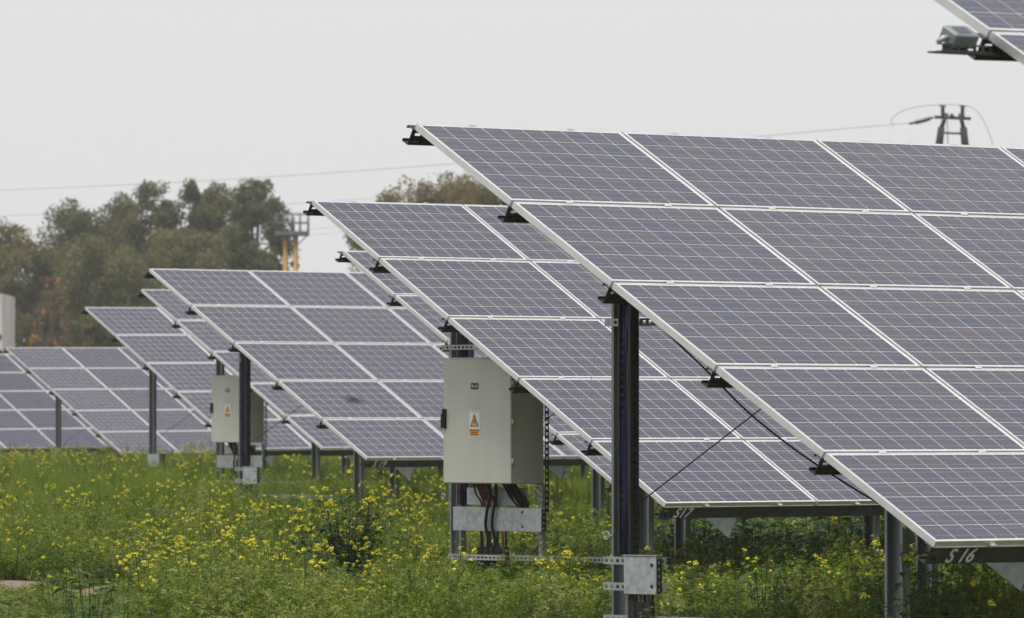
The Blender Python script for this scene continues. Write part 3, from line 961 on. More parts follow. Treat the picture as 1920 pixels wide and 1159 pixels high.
def make_tree(name, label, px, top, halfw, Z, seed, mat, lobes=9, nleaf=9000, size=.23, asp=.38, droop=1.0, group=None, low=.12, cat='tree'):
    rg = np.random.default_rng(seed)
    b = at_px(px, 848, Z)
    gx, gy = b.x, b.y
    g = gh(gx, gy)
    tp = at_px(px, top, Z)
    H = tp.z - g
    W = halfw / FPX * Z
    nleaf = int(nleaf * 2.7)
    root = empty(name, (gx, gy, g))
    tag(root, label, cat, group)
    # trunk and limbs
    mb = MB()
    th = H * .30
    mb.tube([(0, 0, -.3), (.02 * H, .01 * H, th * .6), (.0, .02 * H, th)], [H * .032, H * .024, H * .019], 8)
    cen = []
    lobes = lobes * 3
    for i in range(lobes):
        f = i / (lobes - 1)
        z = H * (.93 - f * (.93 - low - .06))
        prof = min(1.0, .50 + (1 - z / H) * 2.2)
        ang = i * 2.4 + rg.uniform(-.5, .5)
        r = W * rg.uniform(.30, .46) * (.80 + .20 * prof)
        rad = max(0, W * prof - r * .6) * math.sqrt(rg.uniform(.15, 1))
        if i == 0: rad = 0
        c = np.array([math.cos(ang) * rad, math.sin(ang) * rad, min(z + rg.normal() * .02 * H, H - r * .8)])
        cen.append((c, r))
        s0 = np.array([0, .02 * H, th * rg.uniform(.7, 1.0)])
        if i % 3 == 0 and c[2] > th:
            mid = s0 * .45 + c * .55; mid[2] += .04 * H
            mb.tube([s0, mid, c], [H * .012, H * .007, H * .002], 5)
    mb.build('trunk', M_BARK, root)
    P = []; Nn = []; Tt = []
    per = nleaf // lobes
    for c, r in cen:
        # sub clumps on the lobe
        nsub = 9
        d = rg.normal(size=(nsub, 3)); d /= np.linalg.norm(d, axis=1, keepdims=True)
        d[:, 2] = d[:, 2] * .9 + .1
        sc = c + d * r * rg.uniform(.3, .85, (nsub, 1))
        sr = r * rg.uniform(.35, .62, nsub)
        stint = rg.uniform(.15, .85, nsub)
        idx = rg.integers(0, nsub, per)
        q = rg.normal(size=(per, 3)); q /= np.linalg.norm(q, axis=1, keepdims=True)
        rad = rg.uniform(.35, 1, (per, 1)) ** .6
        p = sc[idx] + q * sr[idx][:, None] * rad * np.array([1, 1, .85])
        fall = rg.exponential(.22, per) * r * droop
        p[:, 2] -= fall * np.clip(rad[:, 0], .2, 1)
        P.append(p); Nn.append(q); Tt.append(stint[idx] + rg.normal(size=per) * .18)
    P = np.concatenate(P); Nn = np.concatenate(Nn); Tt = np.concatenate(Tt)
    ok = P[:, 2] > .1
    me = foliage_mesh('crown', P[ok], Nn[ok], size, asp, rg, mat, Tt[ok])
    link('crown', me, root)
    return root

GL = 'trees on the horizon at left'
make_tree('willow_tree', 'grey green willow at the far left edge above the white wall', 20, 408, 110, 352, 11, M_OLIVE, 10, 9000, group=GL)
make_tree('willow_tree', 'willow with a broad flat top left of the tallest crowns', 145, 370, 105, 358, 12, M_WILLOW, 12, 14000, group=GL)
make_tree('willow_tree', 'middle willow crown second to the left of the tallest ones', 235, 358, 95, 364, 13, M_WILLOW, 12, 13000, group=GL)
make_tree('willow_tree', 'round topped willow standing left of the tallest crown', 320, 330, 92, 352, 14, M_WILLOW, 13, 14000, group=GL)
make_tree('willow_tree', 'tallest willow crown behind the solar tables at left', 408, 320, 82, 358, 15, M_WILLOW, 13, 14000, group=GL)
make_tree('willow_tree', 'rounded willow just left of the yellow legged platform', 484, 328, 84, 352, 16, M_WILLOW, 13, 14000, group=GL)
make_tree('willow_tree', 'dark lower willow filling the gap in front of the tall crowns', 365, 410, 110, 336, 17, M_WILLOW, 12, 13000, low=.04, group=GL)
make_tree('willow_tree', 'bushy willow in front of the broad flat topped one', 200, 445, 120, 330, 18, M_WILLOW, 11, 13000, low=.0, group=GL)
make_tree('willow_tree', 'low willow behind the red leaved tree at left', 85, 450, 95, 338, 19, M_WILLOW, 10, 10000, low=.0, group=GL)
make_tree('willow_tree', 'willow below the platform, right of the dark lower one', 462, 425, 82, 340, 25, M_WILLOW, 10, 11000, low=.02, group=GL)
make_tree('bush', 'small dark bush right of the yellow tower legs', 553, 470, 20, 360, 20, M_WILLOW, 7, 3000, low=.05, cat='bush')
GR = 'olive trees behind the middle tables'
make_tree('broadleaf_tree', 'low olive tree leftmost of the clump behind the S17 table', 742, 352, 105, 345, 21, M_OLIVE, 11, 10000, group=GR)
make_tree('broadleaf_tree', 'tallest olive tree of the clump behind the S17 table', 832, 310, 120, 350, 22, M_OLIVE, 13, 14000, group=GR)
make_tree('broadleaf_tree', 'broad olive tree touching the edge of the S 16 table', 905, 322, 125, 345, 23, M_OLIVE, 13, 14000, group=GR)
make_tree('broadleaf_tree', 'olive tree mostly hidden behind the S 16 table', 990, 340, 110, 352, 26, M_OLIVE, 11, 9000, group=GR)
make_tree('rowan_tree', 'thin tree with sparse red leaves in front of the willows', 96, 500, 52, 290, 31, M_RED, 9, 150, size=.30, asp=.5, droop=.2)
make_tree('bush', 'golden yellow bush just above the far table at left', 62, 622, 20, 280, 32, M_GOLD, 6, 700, size=.22, low=.05, cat='bush')
make_tree('bush', 'olive yellow bush at the left edge below the white wall', -4, 615, 16, 275, 33, M_OLIVE, 6, 900, size=.25, low=.05, cat='bush')
make_tree('bush', 'brownish shrub between the golden bush and the tables', 190, 590, 42, 285, 34, M_OLIVE, 8, 1500, size=.28, low=.02, cat='bush')

def make_building():
    Z = 315
    b = at_px(4, 848, Z); g = gh(b.x, b.y)
    root = empty('white_building', (b.x, b.y, g), math.atan2(RIGHT.y, RIGHT.x))
    tag(root, 'pale streaked building cut off by the left edge of the picture', 'building')
    H = at_px(30, 552, Z).z - g
    mb = MB(); mb.box(-12, 0, 0, 8, -.3, H); mb.build('wall', M_WALL, root)
    mb = MB(); mb.box(-11.9, -.1, .1, 7.9, H + .003, H + .08); mb.build('roof', M_ROOF, root)
    for i in range(3):
        mb = MB(); mb.box(-10 + i * 3.2, -8.6 + i * 3.2, -.06, -.003, H - 3.2, H - 1.7); w = mb.build('window', M_WIN, root)
        mb = MB(); mb.box(-10.1 + i * 3.2, -8.5 + i * 3.2, -.12, -.0605, H - 3.3, H - 3.2); mb.build('sill', M_WALL, w)
make_building()

def make_tower():
    Z = 330
    s = Z / FPX
    b = at_px(546, 848, Z); g = gh(b.x, b.y)
    root = empty('platform_tower', (b.x, b.y, g), math.atan2(RIGHT.y, RIGHT.x))
    tag(root, 'yellow legged tower with a grey railed platform beside the willows', 'tower')
    zp = at_px(546, 441, Z).z - g
    for dx in (-.32, .20):
        for dy in (0.0, 1.3):
            mb = MB(); mb.tube([(dx, dy, -.3), (dx, dy, zp - .003)], .10, 8); mb.build('leg', M_YELP, root)
    x0, x1 = (515 - 546) * s, (578 - 546) * s
    mb = MB(); mb.box(x0, x1, -.4, 1.7, zp, zp + .20); mb.build('platform', M_GREYP, root)
    h = 33 * s
    i = 0
    xs = np.linspace(x0 + .03, x1 - .03, 5)
    for x in xs:
        for y in (-.37, 1.67):
            mb = MB(); mb.tube([(x, y, zp + .2), (x, y, zp + .2 + h)], .028, 6); mb.build('rail_post', M_GREYP, root)
    for y in (-.37, 1.67):
        for hh in (.5, 1.0):
            mb = MB(); mb.tube([(xs[0], y, zp + .2 + h * hh), (xs[-1], y, zp + .2 + h * hh)], .026, 6); mb.build('rail', M_GREYP, root)
    for x in (xs[0], xs[-1]):
        for hh in (.5, 1.0):
            mb = MB(); mb.tube([(x, -.37, zp + .2 + h * hh), (x, 1.67, zp + .2 + h * hh)], .026, 6); mb.build('rail', M_GREYP, root)
    mb = MB(); mb.tube([(.25, 0, zp - .55), (x1 - .05, 0, zp - .003)], .03, 6); mb.build('brace', M_GREYP, root)
    mb = MB(); mb.tube([(-.32, 0, zp - 2.4), (.20, 0, zp - 1.9)], .03, 6); mb.build('brace', M_YELP, root)
    mb = MB(); mb.tube([(x0 + .9, .5, zp + .2), (x0 + .9, .5, zp + .95)], .10, 8); mb.build('lamp_housing', M_GREYP, root)
make_tower()

# power pole and wires
def make_pole():
    Z = 215
    b = at_px(1785, 848, Z); g = gh(b.x, b.y)
    root = empty('power_pole', (b.x, b.y, g), math.atan2(RIGHT.y, RIGHT.x))
    tag(root, 'double legged concrete power pole with crossarm rising behind the S 16 table', 'power pole')
    def q(px, py, dy=0.0):
        w = at_px(px, py, Z)
        return Vector(((w - Vector((b.x, b.y, 0))).dot(RIGHT), dy, w.z - g))
    for (a, c) in (((1762, 268), (1776, 212)), ((1810, 268), (1801, 212))):
        p0, p1 = q(*a), q(*c)
        d = (p0 - p1); d *= (p0.z + .4) / (-d.z) if d.z < 0 else 1
        mb = MB(); mb.tube([p0 + d, p0, q(a[0] + (4 if a[0] < 1785 else -3), 238)], [.18, .125, .115], 8); mb.build('leg', M_WOODP, root)
        mb = MB(); mb.tube([q(a[0] + (4 if a[0] < 1785 else -3), 239), p1, q(c[0] - (7 if a[0] < 1785 else -3), 212)][:2], [.07, .07], 8); mb.build('upper_leg', M_DARKIRON, root)
    mb = MB(); mb.tube([q(1753, 219), q(1821, 222)], .055, 8); mb.build('crossarm', M_DARKIRON, root)
    mb = MB(); mb.tube([q(1772, 249), q(1802, 250)], .035, 6); mb.build('tie_bar', M_DARKIRON, root)
    for px in (1768.5, 1805.5):
        mb = MB()
        zs = np.linspace(0, 1, 9)
        mb.tube([q(px, 220 - 21 * z) for z in zs], [.03 + (.05 if i % 2 else .02) for i in range(9)], 8)
        mb.build('post_insulator', M_PORC, root)
        mb = MB(); mb.tube([q(px - 7, 197), q(px + 6, 199)], .022, 6); mb.build('wire_clamp', M_DARKIRON, root)
    mb = MB(); mb.tube([q(1784, 218, -.02), q(1788, 214, -.02)], [.09, .05], 8); mb.build('fitting', M_DARKIRON, root)
    mb = MB()
    n = 17
    mb.tube([q(1751 - 46 * i / (n - 1), 219.5 + 12 * i / (n - 1) + 1.2 * math.sin(i / (n - 1) * 3.14)) for i in range(n)],
            [.025] + [(.085 if i % 2 else .05) * (1 if 2 < i < 12 else .6) for i in range(1, n - 1)] + [.02], 8)
    mb.build('strain_insulator', M_PORC, root)
    mb = MB(); mb.tube([q(1777, 226), q(1778, 270)], .014, 5); mb.build('earth_wire', M_DARKIRON, root)
    mb = MB()
    mb.tube(curve_pts([q(1676, 234), q(1672, 225), q(1688, 210), q(1720, 200), q(1768, 196), q(1805, 197), q(1828, 204), q(1845, 226), q(1862, 270), q(1872, 330)], 6), .008, 5, cap=False)
    mb.build('jumper_wire', M_DARKIRON, root)
make_pole()
def wire(label, pts, r=.008):
    mb = MB()
    P = curve_pts([at_px(*p) for p in pts], 10)
    c = P[0].copy()
    mb.tube([p - c for p in P], r, 5, cap=False)
    o = mb.build('power_line', M_GREYP)
    o.location = c
    tag(o, label, 'wire', 'overhead wires')
wire('thin overhead wire running from the power pole down to the left above the trees', [(1705, 231, 215), (1500, 249, 225), (1180, 278, 240), (840, 308, 256), (420, 337, 276), (0, 357, 297), (-600, 380, 330)])
wire('faint overhead wire crossing the sky low behind the willows', [(900, 352, 330), (560, 381, 350), (0, 405, 390), (-600, 420, 430)], .008)
wire('faint wire running level with the tower platform, the lower of two', [(760, 424, 380), (575, 441, 390), (300, 455, 410)], .007)
wire('faint wire just above the lower one beside the tower platform', [(760, 413, 380), (575, 430, 390), (300, 444, 410)], .007)

# ------------------------------------------------------------------ meadow plants
rnd = np.random.default_rng(77)
def mesh_from(V, F, mi, T, mats, name):
    me = bpy.data.meshes.new(name)
    me.from_pydata(V, [], F)
    for m in mats: me.materials.append(m)
    me.polygons.foreach_set('material_index', mi)
    at = me.attributes.new('tint', 'FLOAT', 'FACE'); at.data.foreach_set('value', [min(1, max(0, t)) for t in T])
    return me

class Plant:
    def __init__(s): s.V = []; s.F = []; s.M = []; s.T = []
    def quad(s, a, b, c, d, mi, t):
        n = len(s.V); s.V += [tuple(a), tuple(b), tuple(c), tuple(d)]; s.F.append((n, n + 1, n + 2, n + 3)); s.M.append(mi); s.T.append(t)
    def tri(s, a, b, c, mi, t):
        n = len(s.V); s.V += [tuple(a), tuple(b), tuple(c)]; s.F.append((n, n + 1, n + 2)); s.M.append(mi); s.T.append(t)
    def blade(s, base, ang, L, w, lean, mi, t):
        d = Vector((math.cos(ang), math.sin(ang), 0)); sd = Vector((-d.y, d.x, 0))
        p = Vector(base); w0 = w; prev = (p - sd * w / 2, p + sd * w / 2)
        for i in (1, 2, 3):
            f = i / 3
            q = Vector(base) + Vector((0, 0, L * (f - .25 * lean * f * f))) + d * L * lean * f * f
            ww = w * (1 - f) ** .7
            if i < 3:
                cur = (q - sd * ww / 2, q + sd * ww / 2)
                s.quad(prev[0], prev[1], cur[1], cur[0], mi, t); prev = cur
            else: s.tri(prev[0], prev[1], q, mi, t)
    def leaf(s, p, d, L, w, mi, t, fold=.25):
        """two-part leaf from p along d, folded on the midrib"""
        d = Vector(d).normalized()
        sd = d.cross(Vector((0, 0, 1)))
        if sd.length < .05: sd = Vector((1, 0, 0))
        sd.normalize(); up = sd.cross(d)
        m = p + d * L * .45; e = p + d * L - Vector((0, 0, L * .12))
        s.quad(p, m + sd * w / 2 + up * w * fold, e, m, mi, t)
        s.quad(p, m, e, m - sd * w / 2 + up * w * fold, mi, t + .08)
    def stem(s, a, b, w, mi, t):
        a, b = Vector(a), Vector(b); d = (b - a).normalized()
        for x in (Vector((1, 0, 0)), Vector((0, 1, 0))):
            sd = d.cross(x)
            if sd.length < .01: continue
            sd = sd.normalized() * w / 2
            s.quad(a - sd, a + sd, b + sd * .6, b - sd * .6, mi, t)
    def mesh(s, name, mats): return mesh_from(s.V, s.F, s.M, s.T, mats, name)

PMATS = [M_GRASS, M_WEED, M_BLEAF, M_STEM, M_FLOW, M_WFL, M_DRY]
def U(a, b): return float(rnd.uniform(a, b))
def p_grass(h, n=46, r=.17, dry=.10):
    P = Plant()
    for i in range(n):
        a = U(0, 6.28); rr = r * math.sqrt(U(0, 1))
        P.blade((rr * math.cos(a), rr * math.sin(a), -.02), U(0, 6.28), h * U(.5, 1.1), U(.005, .010), U(.1, .75), 6 if U(0, 1) < dry else 0, U(0, 1))
    return P.mesh('grass_tuft', PMATS)
def p_weed(h, ns=9, nl=15, r=.15, ls=(.022, .05), mi=1):
    P = Plant()
    for i in range(ns):
        a = U(0, 6.28); rr = r * math.sqrt(U(0, 1))
        b = Vector((rr * math.cos(a), rr * math.sin(a), -.02))
        tp = b + Vector((U(-.12, .12), U(-.12, .12), h * U(.55, 1.05)))
        P.stem(b, tp, .0032, 3, U(0, .5))
        st = U(0, .6)
        for j in range(nl):
            f = 1 - U(0, .92) ** 1.4; q = b.lerp(tp, f) + Vector((U(-.02, .02), U(-.02, .02), 0))
            an = U(0, 6.28)
            d = Vector((math.cos(an), math.sin(an), U(-.3, .6)))
            L = U(*ls) * (1.5 - .6 * f)
            P.leaf(q, d, L, L * U(.45, .7), mi, st + U(0, .5))
    return P.mesh('weed_tuft', PMATS)
def flower(P, c, r, n=15):
    for i in range(n):
        d = Vector((U(-1, 1), U(-1, 1), U(-.5, 1))).normalized()
        q = c + d * r * U(.4, 1)
        a = U(0, 6.28); s = U(.0048, .0092)
        x = Vector((math.cos(a), math.sin(a), U(-.5, .5))).normalized() * s; y = x.cross(d + Vector((0, 0, .3))).normalized() * s
        P.quad(q - x - y, q + x - y, q + x + y, q - x + y, 4, U(0, 1))
def p_mustard(h, nb=5, leaves=10, r=.022):
    P = Plant()
    tp = Vector((U(-.06, .06), U(-.06, .06), h))
    P.stem((0, 0, -.02), tp, .008, 3, .4)
    ends = [tp]
    for i in range(nb):
        f = U(.35, .8); b = tp * f; a = U(0, 6.28)
        e = b + Vector((math.cos(a) * U(.05, .16), math.sin(a) * U(.05, .16), h * U(.12, .30)))
        e.z = min(e.z, h * U(.85, 1.04))
        P.stem(b, e, .005, 3, .6); ends.append(e)
    for e in ends: flower(P, e, r * U(.7, 1.25), int(U(8, 16)))
    for i in range(leaves):
        f = U(.05, .65); q = tp * f; a = U(0, 6.28)
        L = U(.05, .11) * (1.2 - f)
        P.leaf(q, (math.cos(a), math.sin(a), U(-.2, .6)), L, L * .5, 1, U(.1, .7))
    return P.mesh('mustard_plant', PMATS)
def p_broad(h, n=16, r=.2, ls=(.07, .15)):
    P = Plant()
    for i in range(n):
        a = U(0, 6.28); rr = r * math.sqrt(U(0, 1)); b = Vector((rr * math.cos(a) * .5, rr * math.sin(a) * .5, 0))
        q = Vector((rr * math.cos(a), rr * math.sin(a), h * U(.25, 1)))
        P.stem(b, q, .006, 3, .3)
        L = U(*ls)
        a2 = a + U(-1, 1)
        P.leaf(q, (math.cos(a2), math.sin(a2), U(-.35, .35)), L, L * U(.5, .75), 2, U(0, 1), .18)
    return P.mesh('broadleaf_tuft', PMATS)
def p_umbel(h):
    P = Plant()
    for k in range(3):
        tp = Vector((U(-.1, .1), U(-.1, .1), h * U(.8, 1.05)))
        P.stem((0, 0, 0), tp, .005, 3, .5)
        for i in range(12):
            a = U(0, 6.28); rr = U(0, .025); q = tp + Vector((rr * math.cos(a), rr * math.sin(a), U(-.004, .006))); s = U(.0022, .0042)
            P.quad(q + Vector((-s, -s, 0)), q + Vector((s, -s, 0)), q + Vector((s, s, .002)), q + Vector((-s, s, 0)), 5, U(0, 1))
        for i in range(6):
            f = U(.2, .8); an = U(0, 6.28); P.leaf(tp * f, (math.cos(an), math.sin(an), .5), .04, .015, 1, U(0, 1))
    return P.mesh('umbel_tuft', PMATS)

def proto_coll(name, meshes):
    c = bpy.data.collections.new(name)
    for i, me in enumerate(meshes):
        o = bpy.data.objects.new('%s_%02d' % (name, i), me)
        c.objects.link(o)
    return c
def scatter(name, coll, pts, idx, rot, scl, mat):
    me = bpy.data.meshes.new(name)
    me.from_pydata(pts.tolist(), [], [])
    me.materials.append(mat)
    a = me.attributes.new('pick', 'INT', 'POINT'); a.data.foreach_set('value', idx.astype(np.int32))
    a = me.attributes.new('turn', 'FLOAT_VECTOR', 'POINT'); a.data.foreach_set('vector', rot.astype(np.float32).ravel())
    a = me.attributes.new('size', 'FLOAT_VECTOR', 'POINT'); a.data.foreach_set('vector', scl.astype(np.float32).ravel())
    o = link(name, me)
    ng = bpy.data.node_groups.new(name + '_nodes', 'GeometryNodeTree')
    ng.interface.new_socket('Geometry', in_out='INPUT', socket_type='NodeSocketGeometry')
    ng.interface.new_socket('Geometry', in_out='OUTPUT', socket_type='NodeSocketGeometry')
    gi = ng.nodes.new('NodeGroupInput'); go = ng.nodes.new('NodeGroupOutput')
    ip = ng.nodes.new('GeometryNodeInstanceOnPoints')
    ci = ng.nodes.new('GeometryNodeCollectionInfo')
    ci.inputs['Collection'].default_value = coll
    ci.inputs['Separate Children'].default_value = True
    ci.inputs['Reset Children'].default_value = True
    def na(nm, ty):
        n = ng.nodes.new('GeometryNodeInputNamedAttribute'); n.data_type = ty; n.inputs['Name'].default_value = nm
        return n.outputs[0]
    er = ng.nodes.new('FunctionNodeEulerToRotation')
    ng.links.new(na('turn', 'FLOAT_VECTOR'), er.inputs[0])
    ng.links.new(gi.outputs[0], ip.inputs['Points'])
    ng.links.new(ci.outputs[0], ip.inputs['Instance'])
    ip.inputs['Pick Instance'].default_value = True
    ng.links.new(na('pick', 'INT'), ip.inputs['Instance Index'])
    ng.links.new(er.outputs[0], ip.inputs['Rotation'])
    ng.links.new(na('size', 'FLOAT_VECTOR'), ip.inputs['Scale'])
    ng.links.new(ip.outputs[0], go.inputs[0])
    md = o.modifiers.new('scatter', 'NODES'); md.node_group = ng
    return o

def vnoise(x, y, s, seed):
    r = np.random.default_rng(seed)
    t = 0
    for k in range(5):
        a = r.uniform(0, 6.28); f = s * r.uniform(.6, 1.7); ph = r.uniform(0, 6.28)
        t = t + np.sin((x * math.cos(a) + y * math.sin(a)) * f + ph)
    return t / 5
def wedge(n, z0, z1, margin=1.6, pw=1.0):
    """points in the view wedge between two distances, a little wider than the frame"""
    Z = (rnd.uniform(z0 ** (1 + pw), z1 ** (1 + pw), n)) ** (1 / (1 + pw))
    L = rnd.uniform(-1, 1, n) * (Z * 960 / FPX + margin)
    return L, Z
def xyz(L, Z):
    x = L * .7516 + Z * .6596; y = -L * .6597 + Z * .7516
    return np.stack([x, y, ground_h(x, y)], 1)
def rots(n, tilt=.12):
    return np.stack([rnd.normal(0, tilt, n), rnd.normal(0, tilt, n), rnd.uniform(0, 6.28, n)], 1)

# grass
gr = proto_coll('grass_kinds', [p_grass(h) for h in (.26, .30, .34, .38, .30, .42)])
L1, Z1 = wedge(15000, 37, 72, 1.5)
L2, Z2 = wedge(17000, 72, 172, 2.5, .6)
L, Z = np.concatenate([L1, L2]), np.concatenate([Z1, Z2])
p = xyz(L, Z)
nz = vnoise(p[:, 0], p[:, 1], 1.1, 3)
keep = rnd.uniform(0, 1, len(L)) < bare(L, Z) * np.where(Z < 66, .34 + .35 * nz, 1)
L, Z, p, nz = L[keep], Z[keep], p[keep], nz[keep]
n = len(L)
hs = lowveg(L, Z) * lerp_tab(Z, [(36, .62), (55, .72), (64, .95), (80, 1.0), (110, 1.15), (140, 1.0), (175, 1.0)]) * (1 + .4 * nz) * rnd.uniform(.6, 1.3, n) * (1 + .8 * np.clip((pxof(L, Z) - 1500) / 150, 0, 1) * (Z < 43))
scl = np.stack([np.full(n, 1.0), np.full(n, 1.0), hs], 1) * rnd.uniform(.9, 1.25, (n, 1))
o = scatter('meadow_grass', gr, p, rnd.integers(0, 6, n), rots(n), scl, M_GRASS)
tag(o, 'green grass growing all over the meadow', 'grass', kind='stuff')

# small leaved weeds
wd = proto_coll('weed_kinds', [p_weed(.26, 9, 20), p_weed(.32, 10, 22), p_weed(.38, 8, 26, .14), p_weed(.30, 12, 20, .2, (.018, .035)), p_weed(.24, 12, 20, .18, (.03, .07)), p_weed(.42, 7, 30, .12)])
L1, Z1 = wedge(17500, 37, 74, 1.5)
L2, Z2 = wedge(4500, 72, 150, 2.0)
L, Z = np.concatenate([L1, L2]), np.concatenate([Z1, Z2])
p = xyz(L, Z); nz = vnoise(p[:, 0], p[:, 1], .8, 9)
keep = rnd.uniform(0, 1, len(L)) < bare(L, Z) * (.75 + .4 * nz)
L, Z, p, nz = L[keep], Z[keep], p[keep], nz[keep]; n = len(L)
hs = lowveg(L, Z) * lerp_tab(Z, [(36, .8), (60, .95), (75, 1.0), (150, 1.1)]) * (1 + .45 * nz) * rnd.uniform(.55, 1.4, n) * (1 + .6 * np.clip((pxof(L, Z) - 1500) / 150, 0, 1) * (Z < 43))
scl = np.stack([np.ones(n), np.ones(n), hs], 1) * rnd.uniform(.85, 1.2, (n, 1))
o = scatter('meadow_weeds', wd, p, rnd.integers(0, 6, n), rots(n), scl, M_WEED)
tag(o, 'small leaved weeds mixed through the grass', 'weeds', kind='stuff')

# yellow mustard
mu = proto_coll('mustard_kinds', [p_mustard(.42, 2), p_mustard(.52, 3), p_mustard(.60, 4), p_mustard(.46, 1, 6), p_mustard(.66, 5, 14), p_mustard(.38, 1, 5)])
L, Z = wedge(8600, 44, 150, 1.5)
L2, Z2 = wedge(520, 45.5, 60, .8)
L, Z = np.concatenate([L, L2]), np.concatenate([Z, Z2])
X = pxof(L, Z)
nz = vnoise(L, Z * .35, 1.6, 21)
dens = np.full(len(L), .17) + np.where(Z < 62, .20, 0)
def blob(px, Zc, rx, rz, a): 
    return a * np.exp(-((X - px) / rx) ** 2 - ((Z - Zc) / rz) ** 2)
dens += blob(200, 68, 320, 8, .6) + blob(560, 67, 260, 9, .55) + blob(60, 125, 130, 22, .5) + blob(690, 75, 110, 10, .35)
dens += blob(800, 74, 80, 14, .4) + blob(1060, 66, 90, 10, .6) + blob(640, 92, 90, 10, .4) + blob(330, 62, 420, 6, .3)
keep = rnd.uniform(0, 1, len(L)) < np.clip(dens * .5 * (1 + 1.4 * nz), 0.0, 1) * bare(L, Z) * lowveg(L, Z)
keep[8600:] = (rnd.uniform(0, 1, 520) < .55 * lowveg(L, Z)[8600:] * bare(L, Z)[8600:])
keep &= ~((X > 880) & (X < 1000) & (Z > 44) & (Z < 53))
L, Z = L[keep], Z[keep]; n = len(L)
p = xyz(L, Z)
scl = np.repeat(rnd.uniform(.72, 1.15, (n, 1)), 3, 1)
scl[:, 2] *= np.where(Z < 60, .85, 1.0)
o = scatter('mustard_flowers', mu, p, rnd.integers(0, 6, n), rots(n, .08), scl, M_FLOW)
tag(o, 'yellow flowering mustard scattered through the meadow', 'flowers', kind='stuff')

# broad leaves and white umbels
br = proto_coll('broadleaf_kinds', [p_broad(.25, 14, .15, (.04, .08)), p_broad(.32, 18, .17, (.04, .09)), p_broad(.38, 20, .2, (.05, .10)), p_umbel(.36), p_umbel(.42)])
L, Z = wedge(1500, 40, 80, 1.2)
p = xyz(L, Z); nz = vnoise(p[:, 0], p[:, 1], .7, 33)
keep = rnd.uniform(0, 1, len(L)) < np.clip(.35 + .6 * nz, 0, 1) * bare(L, Z)
L, Z, p = L[keep], Z[keep], p[keep]; n = len(L)
o = scatter('broadleaf_weeds', br, p, rnd.integers(0, 5, n), rots(n), np.repeat(rnd.uniform(.7, 1.2, (n, 1)), 3, 1), M_BLEAF)
tag(o, 'broad leaved weeds and small white umbels between the grass', 'weeds', kind='stuff')

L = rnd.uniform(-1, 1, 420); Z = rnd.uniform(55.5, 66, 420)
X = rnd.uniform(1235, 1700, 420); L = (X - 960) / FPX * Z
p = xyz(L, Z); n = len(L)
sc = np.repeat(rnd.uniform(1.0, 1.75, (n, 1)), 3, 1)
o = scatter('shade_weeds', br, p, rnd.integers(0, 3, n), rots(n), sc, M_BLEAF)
tag(o, 'tall dark broad leaved weeds in the shade under the S17 table', 'weeds', kind='stuff')

# individual larger plants
def big_plant(name, label, px, Z, h, r, nleaf, ls, seed, flowers=0, mat=M_BLEAF, group=None, cat='plant'):
    global rnd
    keep_rnd = rnd; rnd = np.random.default_rng(seed)
    Lc = (px - 960) / FPX * Z
    x, y = world_at(Lc, Z)
    root = empty(name, (x, y, gh(x, y)))
    tag(root, label, cat, group)
    S = Plant(); Lf = Plant(); Fl = Plant()
    ns = max(4, int(nleaf / 22))
    for i in range(ns):
        a = U(0, 6.28); rr = r * math.sqrt(U(.05, 1))
        b = Vector((rr * .25 * math.cos(a), rr * .25 * math.sin(a), -.03))
        tp = Vector((rr * math.cos(a), rr * math.sin(a), h * U(.5, 1.0) * (1 - .35 * (rr / r) ** 2)))
        S.stem(b, tp, .010, 0, U(0, 1))
        for j in range(int(nleaf / ns)):
            f = U(.2, 1); q = b.lerp(tp, f) + Vector((U(-.03, .03), U(-.03, .03), U(-.02, .02)))
            an = U(0, 6.28); Ln = U(*ls) * (1.25 - .5 * f)
            Lf.leaf(q, (math.cos(an), math.sin(an), U(-.5, .5)), Ln, Ln * U(.5, .8), 0, U(0, 1), .15)
        if flowers and U(0, 1) < flowers:
            e = tp + Vector((U(-.04, .04), U(-.04, .04), U(.03, .12)))
            S.stem(tp, e, .006, 0, .5); F2 = Plant(); flower(F2, e, .028, 16)
            nn = len(Fl.V); Fl.V += F2.V; Fl.F += [tuple(i + nn for i in f) for f in F2.F]; Fl.M += [0] * len(F2.F); Fl.T += F2.T
    link('stems', S.mesh('stems', [M_STEM]), root)
    link('leaves', Lf.mesh('leaves', [mat]), root)
    if flowers: link('blossoms', Fl.mesh('blossoms', [M_FLOW]), root)
    rnd = keep_rnd
    return root
big_plant('leafy_bush', 'dark leafy bush with yellow flowers left of the R10 cabinet', 655, 58.0, 1.05, .54, 1100, (.05, .12), 1, .5, cat='bush')
big_plant('leafy_bush', 'grey green leafy weed at the foot of the dark bush', 640, 52.5, .50, .30, 260, (.05, .11), 2, .3, cat='bush')
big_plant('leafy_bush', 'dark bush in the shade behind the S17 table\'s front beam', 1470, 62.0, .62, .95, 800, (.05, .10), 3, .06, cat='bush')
big_plant('leafy_bush', 'dark leafy weed around the foot of the S 16 table\'s front post', 1720, 36.0, 1.0, .42, 620, (.05, .10), 4, .4, cat='bush')
big_plant('leafy_bush', 'green leafy weeds at the foot of the post right of the tray', 1250, 55.0, .60, .30, 240, (.05, .09), 5, .3, cat='bush')

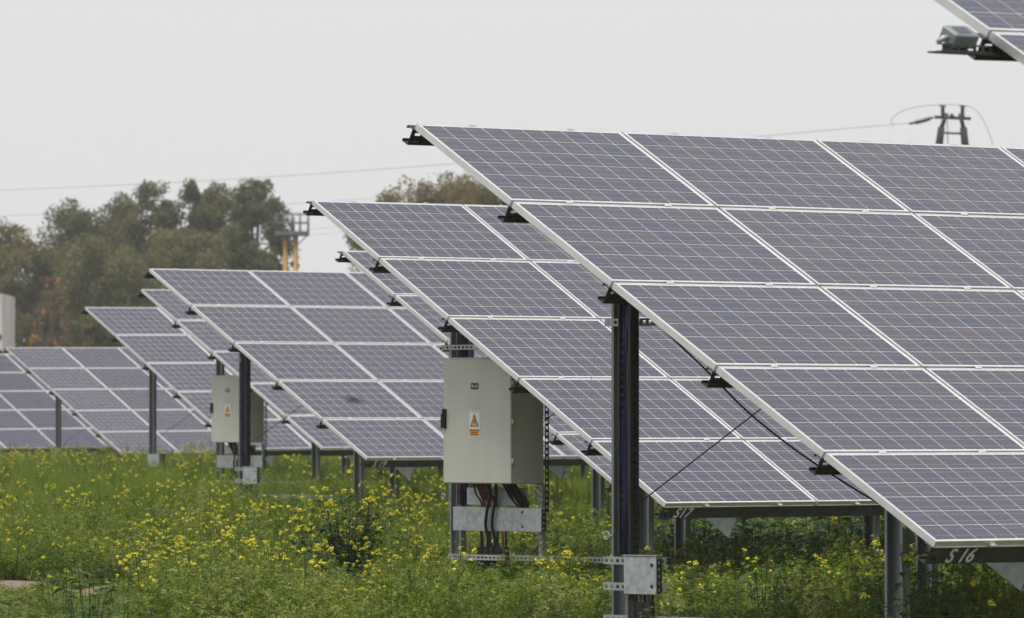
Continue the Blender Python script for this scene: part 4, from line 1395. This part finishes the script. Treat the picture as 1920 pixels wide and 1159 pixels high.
def burdock(label, px, Z, leaves, seed):
    rg = random.Random(seed)
    Lc = (px - 960) / FPX * Z
    x, y = world_at(Lc, Z)
    root = empty('burdock_plant', (x, y, gh(x, y)), math.atan2(RIGHT.y, RIGHT.x))
    tag(root, label, 'plant', 'broad leaved burdock plants')
    for (dx, h, L, w, droop, ang) in leaves:
        P = Plant()
        base = Vector((0, 0, 0)); q = Vector((dx, rg.uniform(-.05, .05), h))
        P.stem(base, q, .012, 0, .3)
        d = Vector((math.cos(ang), -.5, droop)).normalized(); sd = Vector((0, 0, 1)).cross(d).normalized(); up = d.cross(sd)
        K = 6
        rows = []
        for i in range(K + 1):
            f = i / K
            ww = w * math.sin(min(1, f * .9 + .12) * math.pi) ** .7 * .5 if i < K else .002
            c = q + d * L * f - Vector((0, 0, L * .25 * f * f))
            rows.append((c - sd * ww + up * ww * .3, c, c + sd * ww + up * ww * .3))
        for i in range(K):
            a, b = rows[i], rows[i + 1]
            P.quad(a[0], a[1], b[1], b[0], 1, .2 + .3 * rg.random()); P.quad(a[1], a[2], b[2], b[1], 1, .2 + .3 * rg.random())
        link('leaf', P.mesh('leaf', [M_STEM, M_BLEAF]), root)
    return root
burdock('burdock with two drooping dark leaves at the bottom, right of the junction box', 1430, 43.0, [(-.05, .50, .15, .09, -.35, 3.0), (.03, .62, .14, .09, .5, .8), (.10, .46, .12, .08, .1, .2), (0, .38, .14, .09, -.1, 2.2)], 1)
burdock('burdock with broad pale leaves under the R10 cabinet', 955, 48.5, [(0, .36, .16, .12, .5, 1.7), (.08, .36, .14, .10, .1, .3), (-.10, .34, .15, .10, .0, 3.0)], 2)
burdock('burdock with low broad leaves at the bottom left of the tray', 870, 46.5, [(0, .34, .16, .11, .4, 1.2), (.1, .3, .15, .10, .1, .2), (-.1, .28, .16, .10, .1, 2.9), (.03, .24, .15, .1, -.1, 4.0)], 3)

# ------------------------------------------------------------------ thin autumn haze
hm = bpy.data.materials.new('thin_haze'); hm.use_nodes = True
hn = hm.node_tree; hn.nodes.clear()
ho = hn.nodes.new('ShaderNodeOutputMaterial'); hv = hn.nodes.new('ShaderNodeVolumePrincipled')
hv.inputs['Color'].default_value = (.90, .92, .95, 1); hv.inputs['Density'].default_value = HAZE
hn.links.new(hv.outputs[0], ho.inputs['Volume'])
mb = MB()
mb.obox(Vector((0, 0, -1.2)) - RIGHT * 60 - Vector((.6596, .7516, 0)) * 30, RIGHT * 120, Vector((.6596, .7516, 0)) * 440, (0, 0, 20.2))
o = mb.build('haze', hm)
tag(o, kind='stuff')
